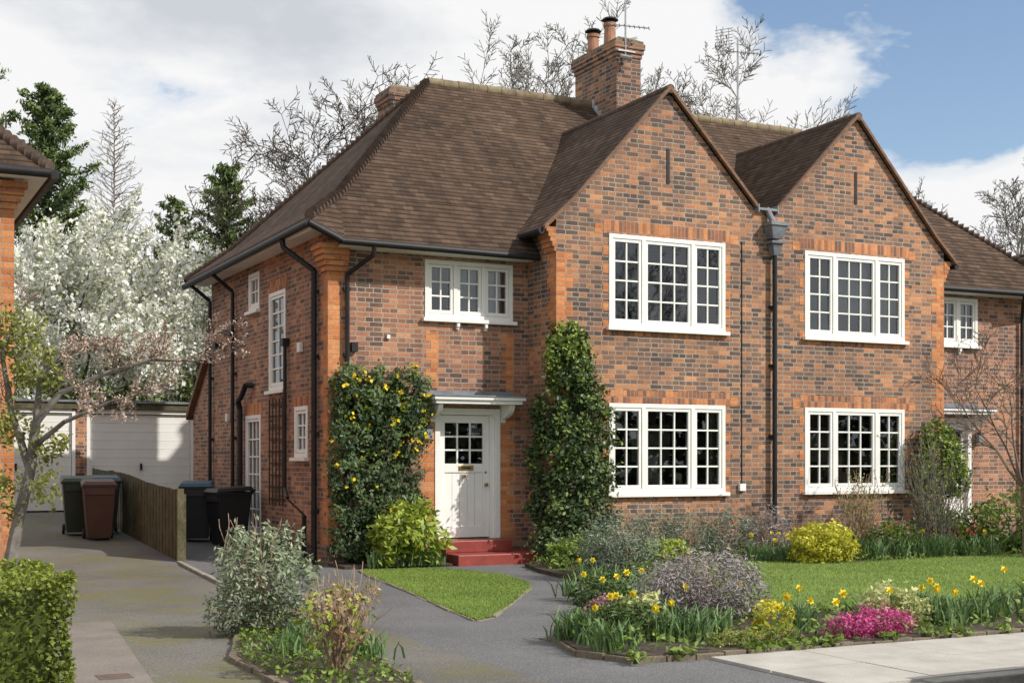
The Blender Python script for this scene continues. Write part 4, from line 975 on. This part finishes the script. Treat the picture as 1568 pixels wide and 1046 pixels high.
for nm,x,y,h,r,k,sd,mt in (('bare_shrub',8.4,-2.3,1.15,.6,26,21,TWIGP),('bare_shrub',9.7,-2.7,1.6,.75,34,22,BARKG),('bare_shrub',11.6,-3.8,1.6,.7,26,23,TWIGP),('bare_shrub',10.4,-4.4,1.1,.6,24,25,BARKR)):
    m=NM(); S=twigs(m,x,y,.05,h,r,k,mt,sd,1,.011,.004)
    A=np.array([s[3:6] for s in S]); m.leaves(A[rng.integers(0,len(A),700)]+rng.normal(size=(700,3))*.04,.045,OLV,rng.uniform(size=700)); m.build(nm)
m=NM(); random.seed(31); S=[(10.1,-4.2,0,10.12,-4.18,.6,.05,.042),(10.12,-4.18,.6,10.05,-4.2,1.2,.042,.036)]
for i in range(6): a=i*1.05; branch(S,(10.05,-4.2,1.2),(math.cos(a)*.7,math.sin(a)*.7,1),1.8,.026,3,.6,.05,5,2,minr=.0045,ratio=.55)
m.segs(S,4,BARKR); m.build('small_bare_tree')
m=NM(); n=34000; x0,x1,y0,y1,z1=-8.2,-5.66,-12.3,-11.0,.98
f_=rng.integers(0,4,n); P=rng.uniform(0,1,(n,3))*np.array([x1-x0,y1-y0,z1])+np.array([x0,y0,0])
P[f_<2,2]=z1-np.abs(rng.normal(size=(f_<2).sum()))*.04; P[f_==2,0]=x1-np.abs(rng.normal(size=(f_==2).sum()))*.05; P[f_==3,1]=y0+np.abs(rng.normal(size=(f_==3).sum()))*.05
lump=.02*np.sin(P[:,0]*9+P[:,1]*7)+.02*np.sin(P[:,1]*17-P[:,2]*11); P[:,2]+=lump; P[:,0]+=lump
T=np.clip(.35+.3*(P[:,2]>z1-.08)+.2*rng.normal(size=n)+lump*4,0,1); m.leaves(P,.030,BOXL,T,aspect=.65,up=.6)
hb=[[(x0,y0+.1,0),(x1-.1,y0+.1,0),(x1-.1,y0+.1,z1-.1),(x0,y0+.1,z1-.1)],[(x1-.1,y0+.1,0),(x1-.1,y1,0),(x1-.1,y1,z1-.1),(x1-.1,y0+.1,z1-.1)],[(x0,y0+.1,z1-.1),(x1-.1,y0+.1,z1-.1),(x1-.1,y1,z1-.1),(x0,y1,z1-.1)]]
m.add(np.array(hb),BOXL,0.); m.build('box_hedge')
m=NM(); random.seed(44); bx_,by_=-5.14,-4.8; rx,ry=.893,-.451
def W(s,z,dp=0): return (bx_+rx*s+.45*dp,by_+ry*s+.89*dp,z)
S=[]
def limb(pts,r0,r1,kids=3,kl=.7,lv=2):
    n=len(pts)-1
    for i,(a,b) in enumerate(zip(pts[:-1],pts[1:])):
        ra=r0+(r1-r0)*i/n; rb_=r0+(r1-r0)*(i+1)/n; S.append((*W(*a),*W(*b),ra,rb_))
        if i>0 or kids>4:
            for k in range(kids):
                f_=random.random(); p=Vector(W(*a)).lerp(Vector(W(*b)),f_); d=(Vector(W(*b))-Vector(W(*a))).normalized()
                sd=Vector((random.gauss(0,.6),random.gauss(0,.6),random.gauss(.25,.5)))
                branch(S,p,d*.8+sd,kl*random.uniform(.5,1.1),rb_*.45,lv,.55,.08,4,2,minr=.0035,ratio=.5)
limb([(-.02,0),(.02,.5),(.12,1.0),(.24,1.5),(.3,2.0)],.075,.05,0)
limb([(.3,2.0),(.55,2.3),(1.0,2.5),(1.5,2.65),(1.9,2.65,.2)],.042,.012,3,.55)
limb([(.24,1.5),(.05,2.1),(-.05,2.7),(.05,3.2,.2)],.045,.012,3,.55)
limb([(.3,2.0),(.35,2.5),(.6,2.75,.2),(.9,2.85,.3)],.038,.01,3,.42)
limb([(.28,1.75),(.7,2.0,-.3),(1.2,2.2,-.4),(1.6,2.3,-.4)],.03,.01,3,.45)
m.segs([s for s in S if s[6]>.02],7,BARKG); m.segs([s for s in S if s[6]<=.02],3,BARKR)
A=np.array([s[:6] for s in S if s[6]<.02]); sx=(A[:,3]-bx_)*rx+(A[:,4]-by_)*ry
Rr=A[sx>.4]; i=rng.integers(0,len(Rr),3400); f_=rng.uniform(0,1,(3400,1)); m.leaves(Rr[i,:3]*(1-f_)+Rr[i,3:]*f_+rng.normal(size=(3400,3))*.015,.03,BUDP,rng.uniform(size=3400),aspect=.6)
bl=[(*W(.0,2.9),.38,.35,.3),(*W(.3,2.5),.3,.3,.25),(*W(.45,1.75),.22,.22,.2),(*W(.1,2.0),.25,.25,.3),(*W(.4,1.3),.16,.2,.2),(*W(.05,1.2),.15,.2,.3)]
P,T,D=clumps(bl,2600,12,.2,.3,1.); m.leaves(P,.06,OLV,T,up=.5); m.build('small_garden_tree')

# ------------------------------------------------------------ parked car (only its corner is in view)
car=empty('parked_car'); car.location=(.62,-14.02,-.116)
cm=MB(); CP=simple('car_paint',(.03,.033,.04),(.026,.028,.034),3,.2,spec=.7); TY=simple('tyre',(.02,.02,.02),None,5,.8); CG=simple('car_glass',(.012,.014,.016),None,4,.05,spec=.9); LR=simple('lamp_red',(.35,.01,.01),None,9,.2)
prof=[(0,.28),(-.02,.5),(.06,.62),(.10,.95),(.18,1.02),(1.0,1.06),(2.9,.98),(3.9,.82),(4.15,.6),(4.18,.3),(4.1,.2),(.1,.2)]
def ring(y,ins): return [(x+(ins if x<2 else -ins),y,z-(ins*.3 if z>.5 else 0)) for x,z in prof]
ys=[(-.88,.10),(-.86,.03),(-.78,0),(.78,0),(.86,.03),(.88,.10)]; i=len(cm.v)
for y,ins in ys: cm.v+=ring(y,ins)
k=cm.mi(CP); n=len(prof)
for a in range(len(ys)-1):
    for b in range(n): cm.f.append((i+a*n+b,i+a*n+(b+1)%n,i+(a+1)*n+(b+1)%n,i+(a+1)*n+b)); cm.m.append(k)
cm.f.append(tuple(i+b for b in range(n))); cm.m.append(k); cm.f.append(tuple(i+(len(ys)-1)*n+b for b in reversed(range(n)))); cm.m.append(k)
cm.hexa([(.2,-.8,1.0),(3.0,-.8,.96),(3.0,.8,.96),(.2,.8,1.0),(.65,-.62,1.40),(2.1,-.62,1.42),(2.1,.62,1.42),(.65,.62,1.40)],CG)
cm.hexa([(.6,-.63,1.395),(2.15,-.63,1.415),(2.15,.63,1.415),(.6,.63,1.395),(.75,-.55,1.45),(2.0,-.55,1.46),(2.0,.55,1.46),(.75,.55,1.45)],CP)
for x in (.75,3.35):
    for s in (-1,1): cm.cyl((x,s*.90,.32),(x,s*.68,.32),.32,.32,24,TY); cm.cyl((x,s*.905,.32),(x,s*.90,.32),.2,.2,16,CHROME)
for s in (-1,1): cm.box(.03,.1,min(s*.6,s*.84),max(s*.6,s*.84),.66,.86,LR)
cm.build('car_body',car,bevel=.02)

# ============================================================ sky, sun, camera
EL,PH=math.radians(38),math.radians(40)
world=bpy.data.worlds.new('World'); scene.world=world; world.use_nodes=True; nt=world.node_tree; nt.nodes.clear()
out=nt.nodes.new('ShaderNodeOutputWorld')
sky=nt.nodes.new('ShaderNodeTexSky'); sky.sky_type='NISHITA'; sky.sun_disc=False; sky.sun_elevation=EL; sky.sun_rotation=math.pi-PH; sky.air_density=1.; sky.dust_density=.6
b1=N(nt,'ShaderNodeBackground'); L(nt,sky.outputs[0],b1.inputs[0]); b1.inputs[1].default_value=.15
tc=N(nt,'ShaderNodeTexCoord'); g=tc.outputs['Generated']
mp=N(nt,'ShaderNodeMapping'); L(nt,g,mp.inputs[0]); mp.inputs['Scale'].default_value=(1,1,2.0); mp.inputs['Location'].default_value=(3.1,1.7,.4)
c1=noise(nt,mp.outputs[0],4.2,6,.58,.1)
def hole(dv,lo,hi,amt):
    d=N(nt,'ShaderNodeVectorMath',operation='DOT_PRODUCT'); L(nt,g,d.inputs[0]); v=Vector(dv).normalized(); d.inputs[1].default_value=v
    m=N(nt,'ShaderNodeMapRange',interpolation_type='SMOOTHSTEP'); L(nt,d.outputs['Value'],m.inputs[0]); m.inputs[1].default_value=lo; m.inputs[2].default_value=hi; m.inputs[3].default_value=0; m.inputs[4].default_value=amt
    return m.outputs[0]
h=math_(nt,'ADD',hole((.725,.75,.345),.985,.998,.30),hole((.795,.72,.285),.990,.999,.24))
h=math_(nt,'ADD',h,hole((.22,.98,.34),.993,.9996,.13))
h=math_(nt,'SUBTRACT',h,math_(nt,'ADD',hole((.735,.745,.215),.985,.998,.22),hole((.44,.895,.25),.965,.99,.14)))
cc=math_(nt,'SUBTRACT',math_(nt,'ADD',c1,.13),h)
cm_=ramp(nt,[(.43,(0,0,0)),(.49,(.75,.75,.75)),(.56,(1,1,1))],cc)
mp2=N(nt,'ShaderNodeMapping'); L(nt,g,mp2.inputs[0]); mp2.inputs['Scale'].default_value=(1,1,2.6); mp2.inputs['Location'].default_value=(.3,5.,1.9)
c2=noise(nt,mp2.outputs[0],4.2,6,.55,.2)
cs=ramp(nt,[(.30,(.66,.69,.74)),(.42,(.84,.86,.89)),(.52,(1,1,1))],c2)
b2=N(nt,'ShaderNodeBackground'); L(nt,cs.outputs[0],b2.inputs[0]); b2.inputs[1].default_value=.94
mx=N(nt,'ShaderNodeMixShader'); L(nt,cm_.outputs[0],mx.inputs[0]); L(nt,b1.outputs[0],mx.inputs[1]); L(nt,b2.outputs[0],mx.inputs[2]); L(nt,mx.outputs[0],out.inputs[0])

sd=bpy.data.lights.new('sun','SUN'); sd.energy=4.6; sd.angle=math.radians(.6); sd.color=(1,.94,.85)
so=bpy.data.objects.new('sun',sd); COL.objects.link(so); so.location=(20,-30,30)
dv=Vector((math.sin(PH)*math.cos(EL),-math.cos(PH)*math.cos(EL),math.sin(EL))); so.rotation_euler=dv.to_track_quat('Z','Y').to_euler()

cd=bpy.data.cameras.new('camera'); cd.lens=47.6; cd.sensor_width=36; cd.shift_y=.1167; cd.clip_end=2000; cd.clip_start=.1
co=bpy.data.objects.new('camera',cd); COL.objects.link(co); co.location=(-6.79,-19.66,1.6); co.rotation_euler=(math.pi/2,0,-math.radians(26.8)); scene.camera=co
scene.view_settings.view_transform='Standard'; scene.view_settings.look='None'; scene.view_settings.exposure=0
print('faces',sum(len(o.data.polygons) for o in bpy.data.objects if o.type=='MESH'))
